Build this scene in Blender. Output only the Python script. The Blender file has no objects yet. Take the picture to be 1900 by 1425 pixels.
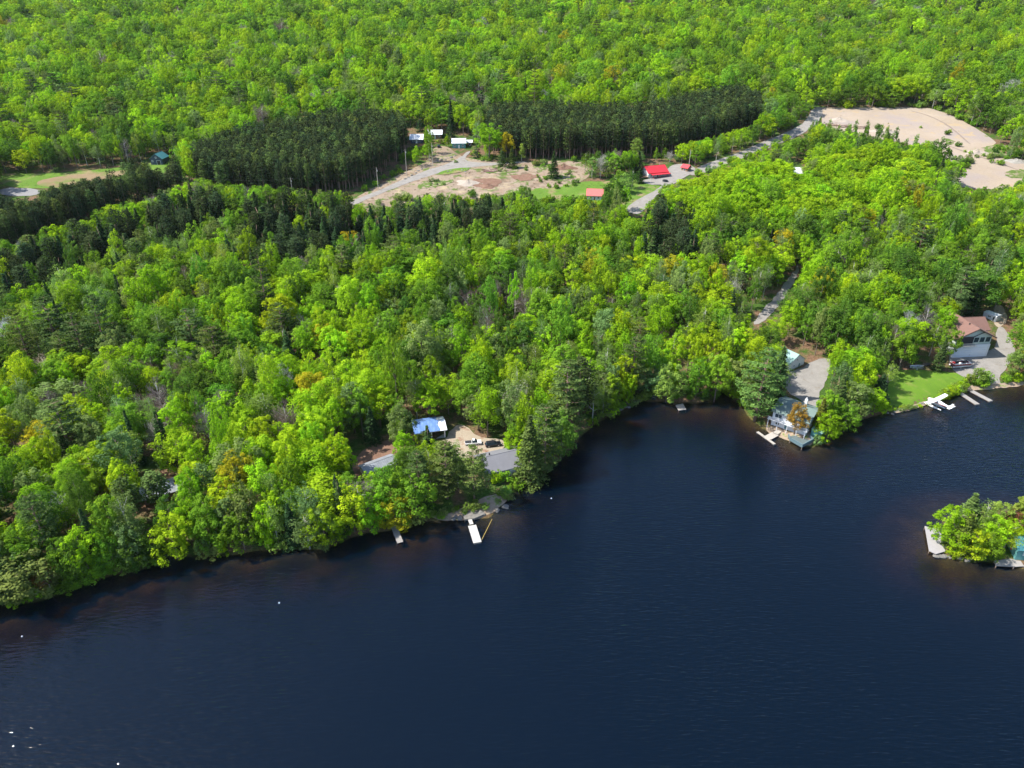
import bpy, math, random
import numpy as np
from mathutils import Vector, Matrix, geometry
R_ = math.radians
SC = bpy.context.scene
COL = SC.collection

# ---------------------------------------------------------------- camera, sky, sun, exposure
CAM_H, PITCH, FPX = 120.0, 29.0, 1310.0          # metres, degrees below the horizon, focal length at 1900 px width
cd = bpy.data.cameras.new('camera'); cam = bpy.data.objects.new('camera', cd); COL.objects.link(cam)
cd.sensor_width = 36.0; cd.lens = 36.0 * FPX / 1900.0; cd.clip_start = 1.0; cd.clip_end = 9000.0
cam.location = (0, 0, CAM_H); cam.rotation_euler = (R_(90 - PITCH), 0, 0)
SC.camera = cam

SUN_AZ, SUN_EL = R_(-92), R_(52)   # azimuth measured from +Y towards +X
sv = Vector((math.sin(SUN_AZ) * math.cos(SUN_EL), math.cos(SUN_AZ) * math.cos(SUN_EL), math.sin(SUN_EL)))
ld = bpy.data.lights.new('sun', 'SUN'); ld.energy = 5.0; ld.angle = R_(0.5); ld.color = (1.0, 0.955, 0.87)
lo = bpy.data.objects.new('sun', ld); COL.objects.link(lo); lo.rotation_euler = sv.to_track_quat('Z', 'Y').to_euler()
lo.location = (0, 0, 400)
W = bpy.data.worlds.new('World'); SC.world = W; W.use_nodes = True
nt = W.node_tree; nt.nodes.clear()
sky = nt.nodes.new('ShaderNodeTexSky'); sky.sky_type = 'NISHITA'; sky.sun_disc = False
sky.sun_elevation = SUN_EL; sky.sun_rotation = SUN_AZ; sky.altitude = 300; sky.ozone_density = 1.5
bg = nt.nodes.new('ShaderNodeBackground'); bg.inputs['Strength'].default_value = 0.15
wo = nt.nodes.new('ShaderNodeOutputWorld')
nt.links.new(sky.outputs[0], bg.inputs[0]); nt.links.new(bg.outputs[0], wo.inputs[0])
SC.view_settings.view_transform = 'Standard'; SC.view_settings.look = 'None'
SC.view_settings.exposure = 0.95; SC.view_settings.gamma = 1.0
SC.cycles.max_bounces = 6; SC.cycles.diffuse_bounces = 3; SC.cycles.glossy_bounces = 3
SC.cycles.transparent_max_bounces = 6; SC.cycles.transmission_bounces = 3; SC.cycles.volume_bounces = 0
SC.cycles.caustics_reflective = False; SC.cycles.caustics_refractive = False
SC.cycles.sample_clamp_indirect = 4.0

RNG = np.random.default_rng(11)
CP, SP_ = math.cos(R_(PITCH)), math.sin(R_(PITCH))

def project(P):
    P = np.asarray(P, float); X, Y, Z = P[..., 0], P[..., 1], P[..., 2] - CAM_H
    z = Y * CP - Z * SP_; up = Y * SP_ + Z * CP
    z = np.maximum(z, 1e-3)
    return np.stack([950 + FPX * X / z, 712.5 - FPX * up / z, z], -1)

def ray(px, py):
    u, v = (px - 950) / FPX, (py - 712.5) / FPX
    return np.array([u, CP - v * SP_, -SP_ - v * CP])      # per unit of depth

def on_water(px, py):
    d = ray(px, py); t = CAM_H / max(-d[2], 1e-4)
    return d[0] * t, d[1] * t

# ---------------------------------------------------------------- shoreline and terrain
SHORE = [(-520,1290),(-300,1230),(-150,1170),(0,1117),(60,1119),(130,1097),(200,1068),(285,1052),(304,1034),(430,1030),(490,1018),
 (600,1022),(640,1000),(720,984),(790,967),(840,960),(905,962),(922,945),(940,925),(1000,880),(1044,850),(1080,806),(1130,770),
 (1195,744),(1300,748),(1340,728),(1372,745),(1395,778),(1425,800),(1462,815),(1480,826),(1512,830),(1545,812),(1590,780),(1650,764),(1700,754),
 (1740,742),(1768,730),(1790,723),(1840,721),(1900,715),(2100,700),(2500,650)]
ISLE = [(1737,985),(1752,962),(1790,948),(1840,946),(1900,950),(1975,958),(2010,1004),(1975,1054),(1900,1054),(1850,1042),(1800,1044),(1757,1034),(1737,1024)]
shore_w = [on_water(*p) for p in SHORE]
lake_poly = np.array(shore_w + [(1500, 200), (1500, -900), (-1500, -900), (-1500, 60)])
isle_poly = np.array([on_water(*p) for p in ISLE])

def inside(poly, x, y):
    x = np.asarray(x, float); y = np.asarray(y, float); r = np.zeros(x.shape, bool); n = len(poly)
    for i in range(n):
        x1, y1 = poly[i]; x2, y2 = poly[(i + 1) % n]
        if y1 == y2: continue
        c = ((y1 > y) != (y2 > y)) & (x < (x2 - x1) * (y - y1) / (y2 - y1) + x1); r ^= c
    return r

def seg_dist(poly, x, y, closed=True):
    d = np.full(np.shape(x), 1e9); n = len(poly)
    for i in range(n if closed else n - 1):
        a = poly[i]; b = poly[(i + 1) % n]; ab = b - a; L = max(ab @ ab, 1e-9)
        t = np.clip(((x - a[0]) * ab[0] + (y - a[1]) * ab[1]) / L, 0, 1)
        d = np.minimum(d, np.hypot(x - a[0] - t * ab[0], y - a[1] - t * ab[1]))
    return d

def land_dist(x, y):
    a = seg_dist(lake_poly, x, y); a = np.where(inside(lake_poly, x, y), -a, a)
    b = seg_dist(isle_poly, x, y); b = np.where(inside(isle_poly, x, y), b, -b)
    return np.maximum(a, b)

def wav(x, y, s, ph=0.0):
    return (np.sin(x / s + ph + 1.3 * np.sin(y / s * .7 + ph)) * np.cos(y / s * 1.1 - ph * 2 + .8 * np.sin(x / s * .6)))

def h_raw(x, y):
    d = land_dist(x, y); dl = np.maximum(d, 0)
    d = d + 0.9 * wav(x, y, 3.1, .4) * np.clip(1 - np.abs(d) / 8, 0, 1)
    F = np.interp(y, [0, 160, 200, 300, 409, 479, 559, 640, 778, 900, 1081, 1400, 2500, 5000], [0, 0.2, 1.0, 10, 25, 34.5, 45, 56, 74, 91, 118, 172, 330, 420])
    isl = inside(isle_poly, x, y)
    F = np.where(isl, 0, F * np.clip(dl / 60, 0, 1) ** .7)
    bank = 1.5 * (1 - np.exp(-dl / 3.0)) + np.minimum(dl, 60) * .02
    hill = np.clip((y - 620) / 300, 0, 1) * (7 * wav(x, y, 74, 1) + 4 * wav(x, y, 31, 2.2)) + np.clip(dl / 90, 0, 1) * .5 * wav(x, y, 19, .3)
    hl = bank + F + hill
    dd = -np.minimum(d, 0)
    bed = -np.where(dd < 12, dd * .21, 2.52 + (dd - 12) * .4); bed = np.maximum(bed, -14)
    return np.where(d > 0, hl, bed)

def axis(segs):
    out = [segs[0][0]]
    for a, b, s in segs:
        n = max(1, int(round((b - a) / s))); out += list(np.linspace(a, b, n + 1)[1:])
    return np.array(out)
GX = axis([(-4000, -1200, 200), (-1200, -500, 25), (-500, -240, 7), (-240, 240, 1.8), (240, 500, 7), (500, 1200, 25), (1200, 4000, 200)])
GY = axis([(-1200, 60, 90), (60, 260, 1.6), (260, 600, 4), (600, 1300, 12), (1300, 6000, 150)])
gx, gy = np.meshgrid(GX, GY, indexing='ij')
GH = h_raw(gx, gy)

def H(x, y):
    x = np.asarray(x, float); y = np.asarray(y, float)
    i = np.clip(np.searchsorted(GX, x) - 1, 0, len(GX) - 2); j = np.clip(np.searchsorted(GY, y) - 1, 0, len(GY) - 2)
    u = (x - GX[i]) / (GX[i + 1] - GX[i]); v = (y - GY[j]) / (GY[j + 1] - GY[j])
    a, b, c, d = GH[i, j], GH[i + 1, j], GH[i + 1, j + 1], GH[i, j + 1]
    # quad split into triangles (a,b,c) and (a,c,d)
    return np.where(u >= v, a + u * (b - a) + v * (c - b), a + u * (c - d) + v * (d - a))

_T = np.arange(100, 1900, .5)
def G(px, py, lift=0.0, water=False):
    """the point of the ground that the photograph shows at (px, py)"""
    d = ray(px, py); X, Y, Z = d[0] * _T, d[1] * _T, CAM_H + d[2] * _T
    h = H(X, Y); h = np.maximum(h, 0) + lift
    k = np.argmax(Z <= h)
    if Z[k] > h[k]: k = len(_T) - 1
    k = max(k, 1); f0, f1 = Z[k - 1] - h[k - 1], Z[k] - h[k]; t = _T[k - 1] + .5 * f0 / max(f0 - f1, 1e-6)
    x, y = d[0] * t, d[1] * t
    return Vector((x, y, max(float(H(x, y)), 0.0)))

# ---------------------------------------------------------------- materials
def newmat(name):
    m = bpy.data.materials.new(name); m.use_nodes = True; n = m.node_tree; n.nodes.clear()
    o = n.nodes.new('ShaderNodeOutputMaterial'); return m, n, o
def N(n, t, **kw):
    x = n.nodes.new('ShaderNode' + t)
    for k, v in kw.items():
        if k in x.inputs.keys(): x.inputs[k].default_value = v
        else: setattr(x, k, v)
    return x
def noise(n, scale, detail=3, rough=.55, vec=None, dim='3D'):
    t = N(n, 'TexNoise'); t.inputs['Scale'].default_value = scale; t.inputs['Detail'].default_value = detail; t.inputs['Roughness'].default_value = rough
    if vec is not None: n.links.new(vec, t.inputs['Vector'])
    return t
def ramp(n, fac, stops):
    r = N(n, 'ValToRGB'); e = r.color_ramp.elements
    while len(e) < len(stops): e.new(.5)
    for q, (p, c) in zip(e, stops): q.position = p; q.color = (*c, 1)
    n.links.new(fac, r.inputs[0]); return r
def mixc(n, fac, a, b, mode='MIX'):
    m = N(n, 'Mix', data_type='RGBA', blend_type=mode)
    for s, v in ((0, fac), (6, a), (7, b)):
        if hasattr(v, 'is_linked') or hasattr(v, 'links'): n.links.new(v, m.inputs[s])
        elif s == 0: m.inputs[0].default_value = v
        else: m.inputs[s].default_value = (*v, 1)
    return m.outputs[2]

_M = {}
def mat(name, col, rough=.7, metal=0.0, var=.18, scale=1.2, bump=0.0, stripes=None):
    """plain painted / wooden / metal surface with a little uneven tone; stripes=(axis, period, depth)"""
    if name in _M: return _M[name]
    m, n, o = newmat(name); p = N(n, 'BsdfPrincipled', Roughness=rough, Metallic=metal)
    tc = N(n, 'TexCoord'); t = noise(n, scale, 4, .6, tc.outputs['Object'])
    t2 = noise(n, scale * 7, 2, .5, tc.outputs['Object'])
    lo_, hi_ = tuple(c * (1 - var) for c in col), tuple(min(1, c * (1 + var)) for c in col)
    r = ramp(n, t.outputs[0], [(.3, lo_), (.7, hi_)])
    c = mixc(n, .35, r.outputs[0], ramp(n, t2.outputs[0], [(.3, lo_), (.7, hi_)]).outputs[0])
    if stripes:
        ax, per, dep = stripes
        sx = N(n, 'SeparateXYZ'); n.links.new(tc.outputs['Object'], sx.inputs[0])
        q = N(n, 'Math', operation='MULTIPLY'); n.links.new(sx.outputs[ax], q.inputs[0]); q.inputs[1].default_value = 1 / per
        f = N(n, 'Math', operation='FRACT'); n.links.new(q.outputs[0], f.inputs[0])
        g = ramp(n, f.outputs[0], [(0, (1 - dep,) * 3), (.12, (1, 1, 1)), (.88, (1, 1, 1)), (1, (1 - dep,) * 3)])
        c = mixc(n, 1.0, c, g.outputs[0], 'MULTIPLY')
    n.links.new(c, p.inputs['Base Color'])
    if bump:
        b = N(n, 'Bump', Strength=bump, Distance=.05); n.links.new(t2.outputs[0], b.inputs['Height']); n.links.new(b.outputs[0], p.inputs['Normal'])
    n.links.new(p.outputs[0], o.inputs[0]); _M[name] = m; return m

def ground_mat(name, stops, scale, fine=2.5, rough=.95, patches=None, bump=.6):
    m, n, o = newmat(name); p = N(n, 'BsdfPrincipled', Roughness=rough); p.inputs['Specular IOR Level'].default_value = .15
    g = N(n, 'NewGeometry'); a = noise(n, scale, 6, .62, g.outputs['Position']); b = noise(n, fine, 5, .7, g.outputs['Position'])
    r = ramp(n, a.outputs[0], stops)
    c = mixc(n, .45, r.outputs[0], ramp(n, b.outputs[0], stops).outputs[0])
    for (sc, lo_, hi_, col) in (patches or []):
        q = noise(n, sc, 5, .6, g.outputs['Position'])
        k = ramp(n, q.outputs[0], [(lo_, (0, 0, 0)), (hi_, (1, 1, 1))]); c = mixc(n, k.outputs[0], c, col)
    bm = N(n, 'Bump', Strength=bump, Distance=.3); n.links.new(b.outputs[0], bm.inputs['Height']); n.links.new(bm.outputs[0], p.inputs['Normal'])
    n.links.new(c, p.inputs['Base Color']); n.links.new(p.outputs[0], o.inputs[0]); return m

# ---------------------------------------------------------------- mesh helpers
def link_mesh(name, V, F, m, parent=None, smooth=False):
    me = bpy.data.meshes.new(name); me.from_pydata([tuple(v) for v in V], [], F); me.update()
    for q in (m if isinstance(m, (list, tuple)) else [m]): me.materials.append(q)
    if smooth: me.polygons.foreach_set('use_smooth', [True] * len(me.polygons))
    o = bpy.data.objects.new(name, me); COL.objects.link(o)
    if parent is not None: o.parent = parent
    return o
def tag(o, label=None, cat=None, group=None, kind=None):
    if label: o['label'] = label
    if cat: o['category'] = cat
    if group: o['group'] = group
    if kind: o['kind'] = kind
    return o
def thing(name, label, cat, loc=(0, 0, 0), rot=0.0, group=None):
    o = bpy.data.objects.new(name, None); COL.objects.link(o); o.empty_display_size = .5
    o.location = loc; o.rotation_euler = (0, 0, rot); return tag(o, label, cat, group)

class MB:
    def __init__(s): s.V = []; s.F = []
    def add(s, V, F):
        k = len(s.V); s.V += [tuple(v) for v in V]; s.F += [tuple(i + k for i in f) for f in F]; return s
    def box(s, c, d, rz=0, rx=0, ry=0):
        M = Matrix.Rotation(rz, 3, 'Z') @ Matrix.Rotation(ry, 3, 'Y') @ Matrix.Rotation(rx, 3, 'X')
        V = [Vector(c) + M @ Vector((x * d[0] / 2, y * d[1] / 2, z * d[2] / 2)) for x in (-1, 1) for y in (-1, 1) for z in (-1, 1)]
        return s.add(V, [(0, 1, 3, 2), (4, 6, 7, 5), (0, 4, 5, 1), (2, 3, 7, 6), (0, 2, 6, 4), (1, 5, 7, 3)])
    def tube(s, pts, rad, n=8, cap=True):
        pts = [Vector(p) for p in pts]; rad = rad if isinstance(rad, (list, tuple)) else [rad] * len(pts)
        V = []; F = []
        for i, p in enumerate(pts):
            t = (pts[min(i + 1, len(pts) - 1)] - pts[max(i - 1, 0)]).normalized()
            a = t.cross(Vector((0, 0, 1)) if abs(t.z) < .9 else Vector((1, 0, 0))).normalized(); b = t.cross(a)
            for k in range(n):
                an = 2 * math.pi * k / n; V.append(p + (a * math.cos(an) + b * math.sin(an)) * rad[i])
        for i in range(len(pts) - 1):
            for k in range(n):
                F.append((i * n + k, i * n + (k + 1) % n, (i + 1) * n + (k + 1) % n, (i + 1) * n + k))
        if cap: F += [tuple(range(n))[::-1], tuple(range((len(pts) - 1) * n, len(pts) * n))]
        return s.add(V, F)
    def prism(s, poly, z0, z1):
        n = len(poly); V = [(x, y, z0) for x, y in poly] + [(x, y, z1) for x, y in poly]
        F = [tuple(range(n))[::-1], tuple(range(n, 2 * n))] + [(i, (i + 1) % n, n + (i + 1) % n, n + i) for i in range(n)]
        return s.add(V, F)
    def loft(s, rings, cap=True):
        n = len(rings[0]); V = [v for r in rings for v in r]; F = []
        for i in range(len(rings) - 1):
            for k in range(n): F.append((i * n + k, i * n + (k + 1) % n, (i + 1) * n + (k + 1) % n, (i + 1) * n + k))
        if cap: F += [tuple(range(n))[::-1], tuple(range((len(rings) - 1) * n, len(rings) * n))]
        return s.add(V, F)
    def build(s, name, m, parent=None, smooth=False, bevel=0):
        o = link_mesh(name, s.V, s.F, m, parent, smooth)
        if bevel:
            b = o.modifiers.new('bevel', 'BEVEL'); b.width = bevel; b.segments = 2
        return o

# ---------------------------------------------------------------- terrain mesh, lake
def grid_mesh(name, X, Y, Z, m):
    nx, ny = len(X), len(Y); co = np.empty((nx * ny, 3)); a, b = np.meshgrid(X, Y, indexing='ij')
    co[:, 0] = a.ravel(); co[:, 1] = b.ravel(); co[:, 2] = Z.ravel()
    i, j = np.meshgrid(np.arange(nx - 1), np.arange(ny - 1), indexing='ij'); k = (i * ny + j).ravel()
    q0, q1, q2, q3 = k, k + ny, k + ny + 1, k + 1
    tri = np.concatenate([np.stack([q0, q1, q2], 1), np.stack([q0, q2, q3], 1)])
    me = bpy.data.meshes.new(name); me.vertices.add(len(co)); me.vertices.foreach_set('co', co.ravel())
    me.loops.add(len(tri) * 3); me.loops.foreach_set('vertex_index', tri.ravel().astype(np.int32))
    me.polygons.add(len(tri)); me.polygons.foreach_set('loop_start', np.arange(len(tri), dtype=np.int32) * 3)
    me.update(calc_edges=True); me.validate(); me.polygons.foreach_set('use_smooth', [True] * len(tri))
    me.materials.append(m); o = bpy.data.objects.new(name, me); COL.objects.link(o); return o

# forest floor: leaf litter with undergrowth; below the waterline a sandy brown bed
def make_ground_material():
    m, n, o = newmat('forest_floor'); p = N(n, 'BsdfPrincipled', Roughness=.95); p.inputs['Specular IOR Level'].default_value = .1
    g = N(n, 'NewGeometry'); s = N(n, 'SeparateXYZ'); n.links.new(g.outputs['Position'], s.inputs[0])
    a = noise(n, .12, 6, .65, g.outputs['Position']); b = noise(n, 1.7, 5, .7, g.outputs['Position'])
    litter = ramp(n, b.outputs[0], [(.25, (.05, .032, .02)), (.5, (.15, .09, .055)), (.75, (.26, .17, .11))])
    green = ramp(n, b.outputs[0], [(.3, (.022, .05, .01)), (.7, (.07, .13, .02))])
    k = ramp(n, a.outputs[0], [(.42, (0, 0, 0)), (.56, (1, 1, 1))])
    c = mixc(n, k.outputs[0], litter.outputs[0], green.outputs[0])
    bed = ramp(n, b.outputs[0], [(.25, (.05, .043, .014)), (.75, (.19, .15, .045))])
    bed2 = noise(n, .05, 4, .6, g.outputs['Position'])
    bedc = mixc(n, ramp(n, bed2.outputs[0], [(.4, (0, 0, 0)), (.6, (1, 1, 1))]).outputs[0], bed.outputs[0], (.025, .024, .009))
    w = N(n, 'MapRange'); n.links.new(s.outputs[2], w.inputs[0]); w.inputs[1].default_value = -.05; w.inputs[2].default_value = .3
    c = mixc(n, w.outputs[0], bedc, c)
    bm = N(n, 'Bump', Strength=.7, Distance=.4); n.links.new(b.outputs[0], bm.inputs['Height']); n.links.new(bm.outputs[0], p.inputs['Normal'])
    n.links.new(c, p.inputs['Base Color']); n.links.new(p.outputs[0], o.inputs[0]); return m
ground = grid_mesh('ground', GX, GY, GH, make_ground_material()); tag(ground, 'brown leaf littered forest floor under the trees', 'ground', kind='structure')

def make_water_material():
    m, n, o = newmat('lake_water')
    g = N(n, 'NewGeometry')
    def waves(rot, sx, sy, detail, dist):
        mp = N(n, 'Mapping'); mp.inputs['Rotation'].default_value = (0, 0, R_(rot)); mp.inputs['Scale'].default_value = (sx, sy, 1)
        n.links.new(g.outputs['Position'], mp.inputs[0]); t = noise(n, 1.0, detail, .5, mp.outputs[0]); t.inputs['Distortion'].default_value = dist; return t
    w1 = waves(-52, .36, 1.8, 1, .35); w2 = waves(-22, .45, 2.2, 1, .3); w3 = waves(75, 1.1, 2.6, 3, .2)
    big = noise(n, .012, 3, .5, g.outputs['Position'])
    amp = ramp(n, big.outputs[0], [(.38, (.45, .45, .45)), (.6, (1, 1, 1))])
    def madd(a, k, b=None):
        q = N(n, 'Math', operation='MULTIPLY_ADD'); n.links.new(a, q.inputs[0]); q.inputs[1].default_value = k
        if b is not None: n.links.new(b, q.inputs[2])
        else: q.inputs[2].default_value = 0
        return q.outputs[0]
    hsum = madd(w1.outputs[0], 1.0, madd(w2.outputs[0], .55, madd(w3.outputs[0], .08)))
    mm = N(n, 'Math', operation='MULTIPLY'); n.links.new(hsum, mm.inputs[0]); n.links.new(amp.outputs[0], mm.inputs[1])
    bm = N(n, 'Bump', Strength=1.0, Distance=.205); n.links.new(mm.outputs[0], bm.inputs['Height'])
    fr = N(n, 'Fresnel', IOR=1.40); n.links.new(bm.outputs[0], fr.inputs['Normal'])
    gl = N(n, 'BsdfGlossy', Roughness=.06); n.links.new(bm.outputs[0], gl.inputs['Normal'])
    tr = N(n, 'BsdfTransparent'); tr.inputs[0].default_value = (.96, .93, .88, 1)
    body = N(n, 'BsdfDiffuse'); body.inputs[0].default_value = (.0004, .0098, .0262, 1)     # peat-dark water scatters a little blue
    n.links.new(bm.outputs[0], body.inputs['Normal'])
    mb = N(n, 'MixShader'); mb.inputs[0].default_value = .30; n.links.new(tr.outputs[0], mb.inputs[1]); n.links.new(body.outputs[0], mb.inputs[2])
    mx = N(n, 'MixShader'); n.links.new(fr.outputs[0], mx.inputs[0]); n.links.new(mb.outputs[0], mx.inputs[1]); n.links.new(gl.outputs[0], mx.inputs[2])
    n.links.new(mx.outputs[0], o.inputs['Surface'])
    va = N(n, 'VolumeAbsorption', Density=1.0); va.inputs[0].default_value = (.66, .50, .15, 1)
    n.links.new(va.outputs[0], o.inputs['Volume'])
    return m
wb = MB(); wb.prism([(-1400, -900), (1400, -900), (1400, 420), (-1400, 420)], -40, 0.0)
lake = wb.build('lake_water', make_water_material()); tag(lake, 'dark blue rippled lake, brown in the shallows', 'lake', kind='structure')

# ---------------------------------------------------------------- ground sheets (roads, yards, lawns, sand pit)
def smooth_poly(P, it=2):
    P = [Vector(p) for p in P]
    for _ in range(it):
        Q = []
        for i in range(len(P)):
            a, b = P[i], P[(i + 1) % len(P)]; Q += [a * .75 + b * .25, a * .25 + b * .75]
        P = Q
    return P
SHEETS = []
def sheet(name, label, cat, px_poly, m, lift=.05, step=1.2, it=2, kind='structure', rag=.35):
    P = [G(*p) for p in px_poly]; P = smooth_poly([Vector((p.x, p.y)) for p in P], it)
    Q = []
    for i in range(len(P)):                       # uneven natural edge
        a, b = P[i], P[(i + 1) % len(P)]; L = (b - a).length; k = max(1, int(L / step))
        for j in range(k):
            p = a.lerp(b, j / k); Q.append(p + Vector((wav(p.x, p.y, 1.7, .3), wav(p.y, p.x, 1.3, 1.9))) * rag)
    poly = np.array([(p.x, p.y) for p in Q]); SHEETS.append(poly)
    lo_, hi_ = poly.min(0), poly.max(0)
    a, b = np.meshgrid(np.arange(lo_[0], hi_[0], step), np.arange(lo_[1], hi_[1], step)); a = a.ravel(); b = b.ravel()
    ok = inside(poly, a, b); a, b = a[ok], b[ok]
    ok = seg_dist(poly, a, b) > step * .4; a, b = a[ok], b[ok]
    pts = [Vector(p) for p in poly] + [Vector(p) for p in zip(a, b)]
    n = len(poly)
    r = geometry.delaunay_2d_cdt(pts, [(i, (i + 1) % n) for i in range(n)], [], 1, 1e-4)
    V = np.array([(p.x, p.y) for p in r[0]]); Z = np.maximum(H(V[:, 0], V[:, 1]), .0) + lift
    F = []
    for f in r[2]:
        q = [V[i] for i in f]; ar = sum(q[i][0] * q[(i + 1) % len(q)][1] - q[(i + 1) % len(q)][0] * q[i][1] for i in range(len(q)))
        F.append(tuple(f) if ar > 0 else tuple(f)[::-1])
    o = link_mesh(name, np.c_[V, Z], F, m, smooth=True); return tag(o, label, cat, kind=kind)

M_gravel = ground_mat('grey_gravel', [(.3, (0.180, 0.166, 0.151)), (.7, (0.288, 0.270, 0.248))], .35, 3, patches=[(.5, .58, .7, (0.194, 0.169, 0.137))])
M_asph = ground_mat('worn_asphalt', [(.3, (0.187, 0.180, 0.180)), (.7, (0.245, 0.238, 0.230))], .2, 3)
M_dirt = ground_mat('bare_dirt', [(.3, (.17, .125, .085)), (.7, (.33, .265, .20))], .13, 1.6, patches=[(.10, .54, .64, (.15, .11, .075)), (.22, .52, .62, (.24, .175, .12)), (.16, .54, .62, (.09, .13, .03)), (.5, .58, .66, (.09, .06, .04)), (.07, .58, .66, (.34, .27, .17))])
M_sand = ground_mat('pit_sand', [(.3, (.26, .205, .15)), (.7, (.35, .285, .22))], .05, .6, patches=[(.03, .48, .62, (.27, .225, .20)), (.09, .60, .66, (.33, .25, .16)), (.3, .66, .72, (.20, .15, .10)), (.06, .66, .70, (.15, .17, .05))], bump=.6)
M_leaf = ground_mat('brown_leaf_litter', [(.3, (0.115, 0.061, 0.040)), (.7, (0.245, 0.151, 0.108))], .4, 2.4, patches=[(.5, .6, .7, (0.072, 0.094, 0.029))])
M_lawn = ground_mat('mown_grass', [(.3, (.075, .155, .014)), (.7, (.125, .22, .02))], .25, 4, patches=[(.3, .55, .75, (.18, .2, .05)), (.12, .58, .7, (.06, .11, .015))])
M_field = ground_mat('rough_grass', [(.3, (0.065, 0.137, 0.014)), (.7, (0.122, 0.202, 0.029))], .12, 2, patches=[(.1, .52, .65, (0.230, 0.180, 0.094)), (.4, .58, .66, (0.058, 0.101, 0.014))])
M_brownfield = ground_mat('ploughed_field', [(.3, (0.173, 0.122, 0.065)), (.7, (0.259, 0.194, 0.115))], .06, 1.5, patches=[(.08, .5, .62, (0.130, 0.158, 0.043))])
M_shore = ground_mat('shore_earth', [(.3, (0.216, 0.151, 0.101)), (.7, (0.360, 0.288, 0.216))], .6, 3, patches=[(.6, .55, .65, (0.144, 0.187, 0.050))])
M_yard = ground_mat('sandy_yard', [(.3, (0.259, 0.209, 0.151)), (.7, (0.374, 0.317, 0.245))], .3, 2.5, patches=[(.3, .55, .68, (0.216, 0.122, 0.079))])

P_road = [(0, 348), (75, 350), (75, 363), (0, 364)]
P_dirt = [(640, 378), (690, 350), (745, 322), (790, 302), (800, 285), (806, 272), (830, 271), (846, 284), (862, 293), (905, 299), (980, 301), (1080, 298), (1100, 318), (1085, 336), (1040, 348), (960, 356), (900, 368), (850, 370), (760, 380), (690, 396), (640, 402)]
P_grav = [(600, 390), (650, 374), (700, 355), (745, 335), (795, 315), (830, 305), (852, 294), (868, 281), (875, 281), (862, 294), (866, 300), (905, 303), (960, 300), (985, 301), (950, 304), (890, 309), (850, 314), (800, 325), (750, 343), (700, 362), (630, 392)]
P_green = [(975, 352), (1040, 344), (1085, 336), (1120, 338), (1180, 331), (1200, 342), (1232, 346), (1215, 362), (1180, 378), (1150, 392), (1100, 382), (1010, 378), (960, 372)]
P_redyard = [(1186, 336), (1205, 333), (1238, 316), (1246, 306), (1275, 304), (1296, 316), (1280, 324), (1262, 334), (1245, 346), (1222, 358), (1200, 385), (1185, 400), (1160, 392), (1166, 381), (1196, 364), (1222, 350), (1230, 342), (1205, 344)]
P_pitroad = [(1272, 322), (1310, 304), (1370, 284), (1420, 262), (1458, 246), (1488, 232), (1500, 216), (1508, 200), (1526, 198), (1526, 214), (1514, 232), (1490, 248), (1450, 266), (1400, 286), (1340, 308), (1290, 328)]
P_pit = [(1508, 199), (1560, 201), (1600, 200), (1660, 199), (1700, 200), (1728, 201), (1760, 212), (1800, 232), (1830, 250), (1854, 268), (1822, 274), (1832, 284), (1870, 296), (1905, 302), (1920, 340), (1900, 352), (1760, 350), (1740, 300), (1735, 280), (1700, 272), (1660, 262), (1620, 258), (1560, 250), (1515, 240), (1530, 220)]
P_field = [(0, 320), (60, 324), (130, 320), (240, 308), (300, 300), (330, 292), (352, 318), (330, 340), (130, 350), (0, 349)]
P_bfield = [(60, 342), (90, 330), (160, 322), (250, 314), (230, 326), (180, 338), (100, 350)]
P_wood = [(1474, 503), (1481, 488), (1483, 500), (1476, 520), (1460, 545), (1438, 575), (1412, 600), (1397, 604), (1409, 584), (1432, 557), (1454, 530)]
P_drive = [(1454, 690), (1470, 690), (1492, 682), (1510, 668), (1540, 662), (1541, 680), (1535, 700), (1522, 728), (1516, 760), (1500, 750), (1470, 735), (1452, 715)]
P_lawn = [(1650, 688), (1700, 686), (1770, 690), (1800, 702), (1788, 716), (1765, 727), (1735, 740), (1700, 750), (1655, 758), (1640, 742), (1648, 715)]
P_hyard = [(1760, 668), (1766, 655), (1830, 655), (1850, 640), (1846, 610), (1862, 604), (1882, 640), (1884, 660), (1862, 690), (1852, 704), (1858, 720), (1838, 722), (1832, 706), (1810, 706), (1788, 700), (1768, 690)]
P_upyard = [(1842, 568), (1860, 566), (1872, 590), (1862, 604), (1846, 610)]
P_strip = [(1655, 760), (1700, 750), (1735, 740), (1765, 727), (1790, 714), (1835, 712), (1860, 712), (1900, 706), (1905, 715), (1840, 723), (1790, 726), (1768, 734), (1740, 746), (1700, 758), (1660, 769)]
P_yard = [(836, 800), (850, 786), (870, 792), (884, 812), (935, 815), (940, 830), (905, 842), (890, 852), (860, 852), (826, 845), (800, 840), (790, 832), (826, 818)]
P_litter = [(650, 872), (668, 838), (700, 820), (745, 812), (755, 830), (735, 862), (700, 882), (665, 890)]
P_litter2 = [(262, 912), (300, 888), (335, 880), (338, 905), (300, 925)]
P_cove = [(1470, 805), (1440, 792), (1420, 788), (1428, 806), (1470, 822), (1502, 830), (1520, 815), (1505, 800)]
P_shoremid = [(790, 960), (840, 952), (885, 930), (930, 912), (950, 905), (945, 925), (905, 960), (870, 966), (830, 966)]
P_wyard = [(1700, 268), (1500, 250), (1520, 238), (1620, 258), (1690, 264)]

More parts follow.
